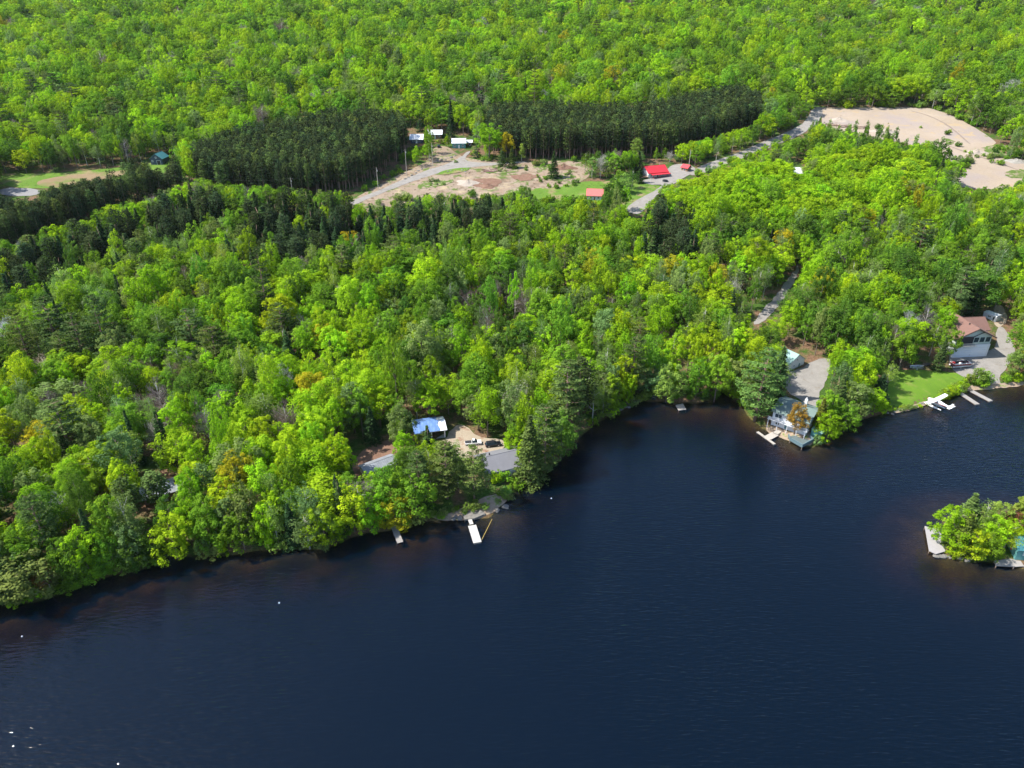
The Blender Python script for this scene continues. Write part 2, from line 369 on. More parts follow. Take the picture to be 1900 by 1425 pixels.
sheet('paved_road', 'pale paved road at the left edge behind the pines', 'road', P_road, M_asph, .12, 3, 1)
sheet('field', 'green field edge beyond the paved road', 'field', P_field, M_field, .10, 3)
sheet('field', 'brown tilled strip inside the green field', 'field', P_bfield, M_brownfield, .16, 3)
sheet('clearing', 'bare tan dirt clearing with ruts', 'ground', P_dirt, M_dirt, .10, 2.5)
sheet('gravel_road', 'pale gravel road crossing the dirt clearing', 'road', P_grav, M_gravel, .18, 2.5)
sheet('meadow', 'green grass beside the faded red roof', 'grass field', P_green, M_field, .10, 2.5)
sheet('gravel_road', 'gravel drive curling past the red roofed house', 'road', P_redyard, M_gravel, .2, 2)
sheet('gravel_road', 'gravel road climbing to the sand pit', 'road', P_pitroad, M_gravel, .2, 3)
sheet('sand_pit', 'wide bare sand pit cut into the forest', 'sand pit', P_pit, M_sand, .14, 5)
sheet('woods_road', 'narrow gravel road showing through a gap in the woods', 'road', P_wood, M_gravel, .1, 1.2, 1)
sheet('driveway', 'grey gravel driveway behind the chimneyed lake house', 'driveway', P_drive, M_gravel, .08, 1.2)
sheet('driveway', 'grey gravel yard in front of the brown roofed house', 'driveway', P_hyard, M_gravel, .08, 1.2)
sheet('yard', 'pale worn yard behind the brown roofed house', 'yard', P_upyard, M_yard, .08, 1.2)
sheet('lawn', 'bright green mown lawn above the seaplane', 'lawn', P_lawn, M_lawn, .06, 1.2)
sheet('shore_strip', 'sandy earth strip along the water below the lawn', 'shore', P_strip, M_shore, .1, 1.2)
sheet('yard', 'sandy yard with parked vehicles by the cottage', 'yard', P_yard, M_yard, .08, 1.2)
sheet('yard', 'reddish leaf covered patch above the low shed', 'yard', P_litter, M_leaf, .08, 1.2)
sheet('yard', 'reddish leaf covered patch above the dark cottage', 'yard', P_litter2, M_leaf, .08, 1.2)
sheet('shore_strip', 'orange earth terrace below the chimneyed lake house', 'shore', P_cove, M_shore, .08, 1)
sheet('shore_strip', 'brown earth bank behind the white floating dock', 'shore', P_shoremid, M_shore, .08, 1)

M_scrub = ground_mat('scrubby_grass', [(.3, (.055, .10, .015)), (.7, (.12, .17, .04))], .2, 1.5, patches=[(.3, .5, .6, (.26, .205, .15)), (.5, .6, .7, (.05, .08, .015))])
M_track = ground_mat('wheel_ruts', [(.3, (.17, .135, .11)), (.7, (.25, .20, .165))], .3, 2)
M_pale = ground_mat('pale_packed_sand', [(.3, (.30, .25, .205)), (.7, (.38, .325, .27))], .2, 1.5)
M_stone0 = ground_mat('rubble', [(.3, (.20, .19, .17)), (.7, (.36, .34, .31))], 1.2, 4)
def strip(name, label, cat, path, w, m, lift, kind='structure'):
    P = [G(*p) for p in path]; L = []; R = []
    for i, p in enumerate(P):
        t = (P[min(i + 1, len(P) - 1)] - P[max(i - 1, 0)]); t.z = 0; t.normalize(); nn = Vector((-t.y, t.x, 0)); L.append((p + nn * w / 2)); R.append((p - nn * w / 2))
    def back(v): q = project(np.array([v.x, v.y, float(H(v.x, v.y))])); return (q[0], q[1])
    return sheet(name, label, cat, [back(v) for v in L] + [back(v) for v in R[::-1]], m, lift, 1.5, 2, rag=.15)
for k, pth in enumerate(([(1690, 206), (1722, 214), (1770, 240), (1800, 268)], [(1752, 268), (1800, 286), (1850, 302), (1890, 316)])):
    strip('wheel_track', ('worn wheel track crossing the middle of the sand pit', 'worn wheel track at the mouth of the sand pit')[k], 'track', pth, 1.2, M_track, .22)
for k, pg in enumerate(([(1752, 300), (1790, 298), (1800, 312), (1770, 330), (1750, 326)], [(1822, 274), (1850, 268), (1905, 276), (1905, 296), (1860, 292), (1832, 284)], [(1752, 262), (1762, 256), (1772, 264), (1760, 270)], [(1860, 318), (1905, 314), (1910, 330), (1870, 332)])):
    sheet('grass_patch', ('rough green patch below the end of the sand pit', 'rough green patch right of the sand pit mouth', 'small weedy hollow inside the sand pit', 'green patch at the right edge below the sand pit')[k], 'grass patch', pg, M_scrub, .26, 2, rag=1.6)
for k, pg in enumerate(([(905, 312), (960, 309), (968, 316), (940, 324), (900, 322)], [(985, 306), (1040, 304), (1046, 311), (1000, 316)], [(780, 340), (830, 332), (850, 338), (810, 348), (770, 352)], [(1000, 326), (1060, 322), (1070, 332), (1020, 338)])):
    sheet('grass_patch', ('scrubby patch left of the log heap', 'scrubby patch below the pine plantation edge', 'scrubby patch beside the near end of the gravel road', 'scrubby patch right of the lone conifer')[k], 'grass patch', pg, M_scrub, .24, 1.5, rag=1.4)
for k, pg in enumerate(([(860, 336), (900, 330), (935, 334), (925, 345), (880, 350)], [(940, 326), (985, 322), (1000, 330), (970, 338)])):
    sheet('bare_soil', ('freshly turned brown soil in the middle of the clearing', 'dark brown scraped soil beside the lone conifer')[k], 'soil', pg, M_leaf, .24, 1.5, rag=1.2)
def mound(label, px_, py_, rx, ry, h_, m):
    p = G(px_, py_); rr = np.random.default_rng(int(px_)); V = []; F = []; nr, na = 7, 22
    for i in range(nr + 1):
        f = i / nr
        for j in range(na):
            a = 2 * math.pi * j / na; k_ = 1 + .18 * math.sin(3 * a + px_) + .1 * math.sin(5 * a + 2 * px_); x, y = math.cos(a) * rx * f * k_, math.sin(a) * ry * f * k_
            V.append((x, y, float(H(p.x + x, p.y + y)) - p.z + h_ * (1 - f) ** 1.2 * (1 + .25 * math.sin(4 * a + i)) + rr.uniform(-.12, .12) * h_ * (f < .95) - (.25 if i == nr else 0)))
    for i in range(nr):
        for j in range(na): F.append((i * na + j, (i + 1) * na + j, (i + 1) * na + (j + 1) % na, i * na + (j + 1) % na))
    o = link_mesh('soil_mound', V, F, m, smooth=True); o.location = p; return tag(o, label, 'mound')
mound('brown soil mound beside the log heap on the clearing', 935, 316, 7, 4, 1.6, M_dirt); mound('orange soil mound below the gravel road', 868, 340, 8, 5, 1.8, M_pale)
mound('soil mound at the foot of the pine plantation', 1045, 312, 9, 4, 2.2, M_leaf); mound('low soil mound in the middle of the clearing', 905, 346, 6, 4, 1.3, M_leaf)
mound('sand heap at the lower edge of the sand pit', 1640, 246, 10, 5, 2.4, M_pale); mound('sand heap near the mouth of the sand pit', 1812, 284, 8, 4, 2.0, M_pale); mound('sand heap at the upper left of the sand pit', 1556, 224, 8, 5, 2.2, M_pale)
mound('reddish soil heap at the far right of the sand pit', 1888, 282, 12, 6, 3.0, M_leaf); mound('pale rubble heap at the right edge below the sand pit', 1885, 300, 8, 4, 1.6, M_stone0)

# ---------------------------------------------------------------- buildings
M_white = mat('white_siding', (.60, .61, .63), .6, var=.06, stripes=(2, .25, .18))
M_cream = mat('pale_green_siding', (.42, .47, .43), .7, var=.07, stripes=(2, .28, .2))
M_dark = mat('near_black', (.02, .02, .025), .8)
M_glass = mat('window_glass', (.03, .05, .06), .08, var=.1)
M_trim = mat('white_trim', (.78, .78, .76), .5, var=.05)
M_btrim = mat('dark_brown_trim', (.05, .035, .03), .6)
M_brown = mat('red_brown_shingle', (.165, .088, .068), .9, var=.12, scale=.8, bump=.4, stripes=(1, .35, .16))
M_gshin = mat('grey_green_shingle', (.125, .175, .16), .9, var=.14, scale=.7, bump=.4, stripes=(1, .35, .14))
M_grey = mat('grey_shingle', (.15, .15, .165), .9, var=.1, scale=.7, bump=.4, stripes=(1, .35, .14))
M_greenm = mat('pale_green_metal_roof', (.22, .36, .32), .45, var=.07, stripes=(0, .4, .2))
M_whitem = mat('white_metal_roof', (.66, .68, .70), .4, var=.05, stripes=(0, .45, .12))
M_silver = mat('weathered_silver_roof', (.22, .235, .26), .5, var=.3, scale=.5, stripes=(0, .6, .3))
M_redm = mat('bright_red_metal_roof', (.50, .025, .035), .45, var=.06, stripes=(0, .45, .14))
M_pinkm = mat('faded_red_metal_roof', (.52, .13, .11), .5, var=.1, stripes=(0, .45, .12))
M_teal = mat('teal_siding', (.09, .26, .25), .7, var=.08, stripes=(2, .3, .2))
M_tealroof = mat('teal_metal_roof', (.06, .21, .23), .45, stripes=(0, .45, .14))
M_navy = mat('dark_blue_siding', (.045, .065, .10), .7)
M_tarp = mat('blue_tarp', (.11, .20, .42), .45, var=.25, scale=.8, bump=.6)
M_log = mat('brown_boards', (.20, .12, .07), .8, var=.2)
M_wood = mat('weathered_grey_boards', (.28, .26, .24), .85, var=.15, scale=2, stripes=(0, .16, .35))
M_bleach = mat('pale_bleached_boards', (.37, .34, .30), .8, var=.08, scale=2, stripes=(1, .16, .25))
M_wdock = mat('white_painted_dock', (.45, .435, .40), .7, var=.1, stripes=(0, .3, .3))
M_post = mat('wooden_post', (.20, .15, .11), .9)
M_tealp = mat('teal_painted_rail', (.10, .20, .21), .6)
M_float = mat('dark_float', (.05, .06, .07), .7)
M_stone = mat('grey_stone', (.15, .14, .125), .95, var=.3, scale=1.5, bump=.8)
M_red = mat('red_paint', (.45, .03, .03), .4)
M_alu = mat('aluminium', (.55, .56, .58), .35, .7)
M_black = mat('black_rubber', (.02, .02, .02), .7)
M_concrete = mat('concrete', (.4, .39, .37), .9)

def place2(a, b):
    A, B = G(*a), G(*b); d = B - A; w = math.hypot(d.x, d.y); rot = math.atan2(d.y, d.x)
    return A, B, w, rot

def gable_parts(root, w, d, h, rise, roofm, wallm, axis='x', oh=.5, cx=0, cy=0, z0=0, th=.16, name_roof='roof', low=1.2, wall=True):
    """walls and roof of a gabled block; axis = direction of the ridge; w along x, d along y; walls go below ground by low"""
    def T(u, v, z): return (cx + u, cy + v, z0 + z) if axis == 'x' else (cx + v, cy + u, z0 + z)
    L, S = (w, d) if axis == 'x' else (d, w)
    if wall:
        V = []
        for u in (-L / 2, L / 2): V += [T(u, -S / 2, -low), T(u, S / 2, -low), T(u, S / 2, h), T(u, 0, h + rise), T(u, -S / 2, h)]
        F = [(0, 1, 2, 3, 4), (9, 8, 7, 6, 5), (0, 5, 6, 1), (1, 6, 7, 2), (2, 7, 8, 3), (3, 8, 9, 4), (4, 9, 5, 0)]
        if axis != 'x': F = [f[::-1] for f in F]
        link_mesh('wall', V, [f[::-1] for f in F], wallm, root)
    k = rise / (S / 2); e = S / 2 + oh; off = .03
    R = MB()
    for sgn in (-1, 1):
        Lh = L / 2 + oh; V = []
        for u in (-Lh, Lh):
            V += [T(u, 0, h + rise + off), T(u, sgn * e, h - k * oh + off), T(u, sgn * e, h - k * oh + off + th), T(u, 0, h + rise + off + th)]
        F = [(0, 1, 2, 3), (7, 6, 5, 4), (0, 4, 5, 1), (1, 5, 6, 2), (2, 6, 7, 3)]
        R.add(V, F if (sgn > 0) == (axis == 'x') else [f[::-1] for f in F])
    roof = R.build(name_roof, roofm, root)
    cap = MB(); a, b = T(-L / 2 - oh, 0, h + rise + off + th), T(L / 2 + oh, 0, h + rise + off + th)
    cap.tube([a, b], .09, 6); cap.build('ridge_cap', roofm, roof)
    return roof

def opening(root, face, u, z, ww, hh, w, d, kind='window', frame=None, panes=2, cx=0, cy=0, glass=None):
    """window / door on a face of a w x d block: front(-y) back(+y) left(-x) right(+x)"""
    rot = {'front': 0, 'right': R_(90), 'back': R_(180), 'left': R_(-90)}[face]
    dist = (d if face in ('front', 'back') else w) / 2
    c, s = math.cos(rot), math.sin(rot)
    def P(a, b, zz): return (cx + a * c - b * s, cy + a * s + b * c, zz)
    frame = frame or M_trim; t = .12; f = MB(); y = -dist - .03
    for dx, dz, sx, sz in ((-ww / 2, 0, t, hh + t), (ww / 2, 0, t, hh + t), (0, hh / 2, ww - t, t), (0, -hh / 2, ww - t, t)):
        f.box(P(u + dx, y, z + dz), (sx, .10, sz), rot)
    if kind == 'window' and panes > 1:
        for i in range(1, panes): f.box(P(u - ww / 2 + ww * i / panes, y, z), (t * .6, .08, hh - t), rot)
    fo = f.build(kind, frame, root)
    g = MB(); g.box(P(u, y + .02, z), (ww - t, .04, hh - t), rot)
    g.build('pane' if kind == 'window' else 'door_leaf', glass or M_glass, fo)
    if kind != 'window':
        q = MB(); q.box(P(u + ww * .36, y - .07, z - .05), (.06, .08, .22), rot); q.build('handle', M_alu, fo)
    return fo

def simple_house(name, label, cat, a, b, d, h, rise, roofm, wallm, axis='x', oh=.5, wins=(), doors=(), group=None, trim=None):
    A, B, w, rot = place2(a, b)
    fwd = Vector((-math.sin(rot), math.cos(rot), 0)); c = (A + B) / 2 + fwd * d / 2
    c.z = min(A.z, B.z)
    o = thing(name, label, cat, c, rot, group)
    gable_parts(o, w, d, h, rise, roofm, wallm, axis, oh)
    for face, u, z, ww, hh in wins: opening(o, face, u, z, ww, hh, w, d, frame=trim)
    for face, u, z, ww, hh, gm in doors: opening(o, face, u, z, ww, hh, w, d, kind='door', glass=gm, frame=trim)
    return o, w, rot

# chimneyed lake house
o, w, rot = simple_house('lake_house', 'white two storey lake house with grey green roof and tall white chimney', 'house', (1430, 788), (1494, 809), 10.5, 5.2, 1.9, M_gshin, M_white, 'x', .6,
    wins=[('front', -3.6, 3.9, 2.2, 1.4), ('front', 1.0, 3.9, 1.6, 1.3), ('front', 4.0, 3.9, 1.4, 1.2), ('front', -3.5, 1.2, 1.2, .9), ('right', 2.5, 3.8, 1.3, 1.2), ('left', 0, 3.8, 1.2, 1.1)],
    doors=[('front', -.8, 1.2, 1.0, 2.0, M_tealp), ('right', -1.5, 1.2, 1.0, 2.0, M_dark)])
q = MB(); q.box((1.9, .6, 7.6), (.8, .7, 3.6)); ch = q.build('chimney', M_trim, o, bevel=.03)
q = MB(); q.tube([(1.9, .6, 9.4), (1.9, .6, 9.9)], .2, 10); q.build('flue', M_trim, ch)
q = MB()
for x in (-6, -3, 0, 3, 5.5): q.box((x, -6.7, .9), (.16, .16, 3.6))
q.box((-.2, -6.0, 2.62), (12.4, 1.55, .14)); q.box((-.2, -6.7, 3.6), (12.4, .08, .08)); q.box((-.2, -6.7, 3.2), (12.4, .05, .05))
q.build('balcony', M_white, o)
q = MB(); q.box((8.0, -1, 1.2), (3.0, 6.0, 2.6)); q.build('porch', M_teal, o)
q = MB(); q.box((8.1, -1, 2.62), (3.4, 6.6, .12), ry=R_(6)); q.build('porch_roof', M_greenm, o)
for x in (-3, 3):
    q = MB(); q.tube([(x * .5, .9 * x / 3, 6.6), (x * .5, .9 * x / 3, 7.5)], .09, 8); q.build('vent_pipe', M_black, o)

# gable-end shed with a green roof
o, w, rot = simple_house('boat_shed', 'small white shed with pale green metal roof beside the gravel driveway', 'shed', (1461, 690), (1491, 676), 9.0, 2.9, 2.7, M_greenm, M_white, 'y', .35,
    wins=[('front', -1.2, 1.5, .8, .8), ('front', 0, 3.7, .8, .9), ('left', -1.5, 1.6, 1.0, .8), ('right', 1, 1.6, 1.0, .8)], doors=[('front', 1.6, 1.05, 1.1, 2.0, M_tealp)])

# brown roofed house: boat garage below, rooms and balcony above
A, B, w, rot = place2((1762, 663), (1830, 660)); w = 13.6
fwd = Vector((-math.sin(rot), math.cos(rot), 0)); c = (A + B) / 2 + fwd * 7.5; c.z = min(A.z, B.z)
HB = thing('garage_house', 'large house with reddish brown roof over a white boat garage', 'house', c, rot)
gable_parts(HB, 13.6, 15, 8.2, 3.3, M_brown, M_cream, 'y', 1.15, low=1.5)
gable_parts(HB, 11.5, 8.0, 8.1, 3.0, M_brown, M_cream, 'x', .6, cx=3.6, cy=2.2, low=1.5, name_roof='side_roof')
q = MB(); q.box((0, -7.72, 2.5), (13.7, .30, 5.0)); q.build('garage_front', M_white, HB)
gd = MB()
for i in range(5): gd.box((-.1, -7.92, .5 + i * .93), (12.2, .06, .86))
g = gd.build('garage_door', mat('pale_grey_door', (.62, .65, .70), .5, var=.04), HB); q = MB(); q.box((-.1, -7.98, .9), (.5, .05, .08)); q.build('handle', M_black, g)
q = MB(); q.box((-3.3, -7.56, 6.65), (6.2, .1, 2.7)); q.build('recess_shade', M_dark, HB)  # flat near-black panel: the recess's shade is painted, nothing is cut in
for i in range(3): opening(HB, 'front', .95 + i * 2.25, 6.75, 1.9, 2.0, 13.6, 15.06, panes=1, frame=M_cream)
for i in range(2): opening(HB, 'right', -4 + i * 4, 6.4, 1.4, 1.2, 13.6, 15, panes=2)
q = MB(); q.box((-3.3, -8.55, 5.1), (7.2, 1.7, .12))
for x in np.linspace(-6.7, .2, 9): q.box((x, -9.3, 5.65), (.07, .07, 1.0))
q.box((-3.3, -9.3, 6.18), (7.1, .09, .08)); q.box((-3.3, -9.3, 5.7), (7.0, .04, .04)); q.build('balcony', M_alu, HB)
q = MB()
for sgn in (-1, 1): q.tube([(0, -8.6, 11.35), (sgn * 7.8, -8.6, 7.6)], .15, 6)
q.tube([(.2, -7.66, 10.6), (.2, -8.5, 11.3)], .14, 6); q.tube([(-.4, -7.72, 8.1), (3.2, -7.72, 9.8)], .14, 6); q.tube([(-6.4, -7.7, 8.0), (-.4, -7.72, 8.1)], .12, 6)
q.build('gable_beam', M_btrim, HB)
for p in ((-1.6, 3.5, 10.6), (-.7, -4.0, 11.1)):
    q = MB(); q.tube([p, (p[0], p[1], p[2] + .75)], .22, 8); q.build('vent_pipe', M_black, HB)
q = MB(); q.box((-7.3, -6.2, 2.0), (1.0, 2.6, .12)); q.build('side_landing', M_wood, HB)

# small white camper / hut behind it
o, w, rot = simple_house('camper', 'small white camper partly hidden by trees behind the brown roofed house', 'camper', (1846, 598), (1856, 594), 5.2, 2.3, .25, M_whitem, M_white, 'y', .1,
    wins=[('front', 0, 1.5, .9, .6), ('left', 0, 1.5, 1.4, .6)], doors=[('left', 1.7, 1.1, .8, 1.8, M_glass)])

# blue tarped garage
A, B, w, rot = place2((776, 818), (824, 812)); w = 8.6
fwd = Vector((-math.sin(rot), math.cos(rot), 0)); c = (A + B) / 2 + fwd * 3.4; c.z = min(A.z, B.z)
TG = thing('open_garage', 'open white garage with a metal roof half under blue tarp', 'garage', c, rot)
q = MB(); q.box((0, 3.3, 1.2), (8.6, .16, 3.4)); q.box((-4.22, 0, 1.2), (.16, 6.4, 3.4)); q.box((4.22, 1.6, 1.2), (.16, 3.2, 3.4)); q.build('wall', M_white, TG)
q = MB(); q.box((0, -.4, -.0), (8.2, 6.0, .12)); q.build('slab', M_concrete, TG)
for x in (-4.2, 0.2, 4.2):
    q = MB(); q.box((x, -3.2, 1.2), (.34, .34, 3.4)); q.build('post', M_trim, TG)
q = MB(); q.box((0, -3.2, 2.98), (8.8, .22, .22)); q.build('beam', M_trim, TG)
gable_parts(TG, 8.6, 6.8, 3.0, 1.0, M_whitem, M_white, 'x', .6, wall=False)
t = MB(); V = []; nx, ny = 13, 13
for i in range(nx):
    for j in range(ny):
        x = -5.0 + 7.6 * i / (nx - 1); y = -4.1 + 8.2 * j / (ny - 1)
        x += .25 * math.sin(j * 1.3) * (i == nx - 1)
        V.append((x, y, 4.0 - abs(y) * 1.0 / 3.4 + .36 + .05 * math.sin(i * 1.9 + j * .8) + .03 * math.cos(j * 2.3)))
t.add(V, [(i * ny + j, (i + 1) * ny + j, (i + 1) * ny + j + 1, i * ny + j + 1) for i in range(nx - 1) for j in range(ny - 1)])
to = t.build('tarp', M_tarp); to.location = c; to.rotation_euler = (0, 0, rot)
sm = to.modifiers.new('thick', 'SOLIDIFY'); sm.thickness = .04; tag(to, 'crinkled blue tarp spread over the open garage roof', 'tarp')

# grey roofed cottage beside the parked vehicles
A = G(903, 862, 0); rot = R_(22); c = G(930, 866); c.z -= .2
o = thing('cottage', 'cottage with plain grey shingle roof under the big dark pines', 'cottage', c, rot)
gable_parts(o, 13, 9, 2.7, 2.0, M_grey, M_white, 'x', .6)
for u in (-4, 0, 4): opening(o, 'front', u, 1.5, 1.5, 1.1, 13, 9)
opening(o, 'back', 2, 1.05, 1.0, 2.0, 13, 9, kind='door', glass=M_log); opening(o, 'left', 0, 1.5, 1.3, 1.0, 13, 9)
q = MB(); q.tube([(-3.2, .9, 4.2), (-3.2, .9, 5.2)], .2, 8); q.build('vent_pipe', M_black, o)

# low silver shed, dark cottage
c = G(703, 871); o = thing('low_shed', 'long low shed with weathered silver roof in a leafy gap', 'shed', c, R_(35))
gable_parts(o, 9.5, 4.2, 1.9, .8, M_silver, M_white, 'x', .4)
for u in (-2.5, 2.5): opening(o, 'front', u, 1.1, 1.0, .7, 9.5, 4.2)
opening(o, 'front', 0, .95, .9, 1.8, 9.5, 4.2, kind='door', glass=M_log)
c = G(306, 918); o = thing('woods_cottage', 'dark walled cottage with patched grey roof hidden in the shoreline trees', 'cottage', c, R_(31))
gable_parts(o, 10, 6, 2.4, 1.3, M_silver, M_log, 'x', .5)
for u in (-3, 3): opening(o, 'front', u, 1.3, 1.2, .9, 10, 6)
opening(o, 'front', 0, 1.0, .9, 2.0, 10, 6, kind='door', glass=M_trim); opening(o, 'right', 0, 1.4, 1.2, .9, 10, 6)
q = MB(); q.box((3.1, -.9, 3.8), (.5, .5, 1.6)); q.build('chimney', M_stone, o)

# houses round the clearing
simple_house('hut', 'square dark hut with a bright white roof next to the pine plantation', 'hut', (762, 266), (784, 266), 8.0, 2.6, 2.2, M_whitem, M_navy, 'x', .7, wins=[('front', -1.8, 1.5, 1.3, 1.0), ('front', 1.8, 1.5, 2.2, 1.1)], doors=[('front', 0, 1.05, .9, 2, M_trim)])
simple_house('hut', 'farthest white roofed hut, standing behind a slim green tree', 'hut', (793, 257), (819, 257), 7.5, 2.8, 1.8, M_whitem, M_log, 'x', .8, wins=[('front', -2, 1.5, 1.4, 1.0), ('front', 3, 1.5, 1.4, 1.0)], doors=[('front', .5, 1.05, .9, 2, M_trim)])
o, w, rot = simple_house('teal_cabin', 'teal walled cabin with a white metal roof beside the gravel road', 'cabin', (839.5, 275), (864, 275), 7.5, 3.2, 2.0, M_whitem, M_teal, 'x', .5, wins=[('front', -2.6, 1.6, 1.1, 1.2), ('front', 2.4, 1.6, 1.1, 1.2), ('left', 0, 1.6, 1.1, 1.1)], doors=[('front', 0, 1.05, .9, 2, M_trim)])
simple_house('lean_shed', 'tiny white roofed shed against the teal walled cabin', 'shed', (867, 270), (876, 270), 4.2, 1.9, 1.0, M_whitem, M_log, 'x', .4, doors=[('front', 0, .95, .9, 1.7, M_dark)])
simple_house('blue_barn', 'dark blue barn with teal metal roof at the forest edge', 'barn', (281, 306), (303, 306), 8.5, 3.6, 2.6, M_tealroof, M_navy, 'y', .4, wins=[('front', -2.4, 2.2, .9, .9), ('front', 0, 4.2, .8, .8)], doors=[('front', 1.2, 1.3, 2.2, 2.5, M_dark)])
o, w, rot = simple_house('red_roof_house', 'white house with bright red metal roof and side deck', 'house', (1203, 331), (1237, 326), 8.5, 3.2, 2.6, M_redm, M_white, 'x', .8, wins=[('front', -4, 1.6, 1.3, 1.1), ('front', 3.4, 1.6, 1.6, 1.1), ('left', 0, 1.6, 1.5, 1.1), ('left', 0, 4.0, 1.2, .9)], doors=[('front', 0, 1.05, 1.0, 2, M_dark)])
q = MB(); q.box((-w / 2 - 2.0, -.6, .7), (4, 7.5, .2))
for x in (-w / 2 - 3.9, -w / 2 - .3):
    for y in (-4.2, -.6, 3): q.box((x, y, .9), (.15, .15, 2.2))
q.box((-w / 2 - 2, -4.3, 1.75), (4, .08, .1)); q.box((-w / 2 - 3.95, -.6, 1.75), (.08, 7.5, .1)); q.build('deck', M_log, o)
q = MB(); q.tube([(3.5, .6, 5), (3.5, .6, 7)], .18, 8); q.build('chimney', M_alu, o)
q = MB(); q.box((1.0, -5.5, 2.4), (w, 2.6, .14), rx=R_(12)); 
for x in (-4, 0, 4, 6): q.box((x, -6.6, 1.0), (.14, .14, 2.6))
q.build('porch_roof', M_redm, o)
simple_house('red_shed', 'small dark shed with bright red roof beside the gravel road', 'shed', (1264, 316), (1275, 319), 3.6, 2.2, 1.3, M_redm, M_log, 'x', .5, doors=[('front', 0, 1.0, .9, 1.9, M_dark)])
simple_house('red_cabin', 'cabin with a faded salmon red roof among green shrubs', 'cabin', (1089, 371), (1117, 372), 7.5, 2.6, 2.4, M_pinkm, M_white, 'x', .6, wins=[('front', -2, 1.4, 1.1, 1.0), ('front', 2, 1.4, 1.1, 1.0)], doors=[('front', 0, 1.0, .9, 1.9, M_log)])
simple_house('woods_house', 'pale grey roofed house almost buried in round yellow green trees', 'house', (1466, 334), (1496, 332), 9.0, 3.6, 2.2, mat('pale_grey_metal_roof', (.55, .57, .58), .5, stripes=(0, .45, .12)), M_white, 'x', .5, wins=[('front', -3, 1.6, 1.2, 1.1), ('front', 3, 1.6, 1.2, 1.1)], doors=[('front', 0, 1.05, 1.0, 2, M_log)])

# ---------------------------------------------------------------- docks and decks
def local(a, b):
    A, B = Vector((*on_water(*a), 0)), Vector((*on_water(*b), 0)); d = B - A
    return A, B, d.length, math.atan2(d.y, d.x)
def dock(name, label, a, b, width, z=.45, m=None, posts=True, floats=False, group=None, step=.18):
    """long dock from a to b, planks across"""
    A, B, L, rot = local(a, b); o = thing(name, label, 'dock', A, rot, group)
    q = MB(); n = int(L / step)
    for i in range(n): q.box(((i + .5) * L / n, random.uniform(-.02, .02), z), (L / n * .9, width, .05))
    q.build('planks', m or M_wood, o)
    q = MB()
    for s in (-1, 1): q.box((L / 2, s * (width / 2 - .1), z - .14), (L - .1, .09, .2))
    q.build('frame', M_post, o)
    k = max(2, int(L / 3) + 1)
    for i in range(k):
        x = .3 + (L - .6) * i / (k - 1)
        if floats:
            q = MB(); q.box((x, 0, z - .36), (.9, width * .86, .26)); q.build('float', M_float, o)
        elif posts:
            for s in (-1, 1):
                q = MB(); q.tube([(x, s * (width / 2 + .06), -1.4), (x, s * (width / 2 + .06), z + .35)], .06, 6); q.build('post', M_post, o)
    return o
random.seed(4)
dock('floating_dock', 'bright white floating dock platform below the central cottages', (876, 977), (886, 1009), 2.1, .4, M_wdock, floats=True)
dock('gangway', 'narrow white gangway leading to the white floating dock', (870, 960), (875, 976), 1.0, .55, M_wdock, posts=True)
dock('old_dock', 'old narrow dark dock under the overhanging trees', (729, 974), (743, 1009), 1.5, .4, M_wood)
dock('boat_dock', 'longer grey dock beside the seaplane, nearer the lawn', (1781, 731), (1813, 752), 1.8, .4, M_wood, floats=True, group='twin docks by the seaplane')
dock('boat_dock', 'outer grey dock of the pair, farther from the seaplane', (1802, 727), (1838, 746), 1.8, .4, M_wood, floats=True, group='twin docks by the seaplane')
# T shaped dock by the lake house
dock('walkway_dock', 'long pale walkway forming the outer arm of the lake house dock', (1405, 803), (1437, 826), .9, .4, M_bleach, floats=True)
dock('link_dock', 'short wide pale dock platform joining shore and walkway', (1440, 806), (1421, 816), 2.4, .42, M_bleach, posts=True)
dock('ramp', 'small pale wooden ramp at the shore end of the lake house dock', (1448, 800), (1438, 808), 1.7, .75, M_bleach, posts=True)

def px_platform(name, label, cat, pts, z, th, m, rail=None, posts=True, stripes=None):
    W_ = [Vector((*on_water(*p), 0)) for p in pts]; c = sum(W_, Vector()) / len(W_)
    o = thing(name, label, cat, c, 0)
    poly = [((p - c).x, (p - c).y) for p in W_]
    ar = sum(poly[i][0] * poly[(i + 1) % len(poly)][1] - poly[(i + 1) % len(poly)][0] * poly[i][1] for i in range(len(poly)))
    if ar < 0: poly = poly[::-1]
    q = MB(); q.prism(poly, z - th, z); q.build('deck', m, o)
    n = len(poly)
    if posts:
        for i in range(n):
            a = Vector(poly[i]) * .96; q = MB(); q.tube([(a.x, a.y, -2), (a.x, a.y, z - th)], .12, 6); q.build('post', M_post, o)
    return o, poly, z, c
o, poly, z, c = px_platform('shore_deck', 'teal railed square deck standing over the water by the lake house', 'deck', [(1461, 815), (1464, 822), (1487, 835), (1507, 824), (1500, 817), (1480, 812)], 1.0, .2, mat('dark_teal_boards', (.10, .13, .13), .7, stripes=(0, .16, .3)))
q = MB(); n = len(poly)
idx = [i for i in range(n)]
loop_ = [Vector(p) for p in poly]
order_ = sorted(range(n), key=lambda i: loop_[i].y)
for i in range(n):
    a, b = loop_[i], loop_[(i + 1) % n]
    if (a.y + b.y) / 2 > .8: continue
    L = (b - a).length; an = math.atan2((b - a).y, (b - a).x); m_ = (a + b) / 2
    q.box((m_.x, m_.y, z + 1.0), (L, .22, .09), an); q.box((m_.x, m_.y, z + .45), (L, .05, .9), an)
    for k in range(int(L / 1.2) + 1):
        p = a.lerp(b, k * 1.2 / L); q.box((p.x, p.y, z + .5), (.12, .12, 1.0), an)
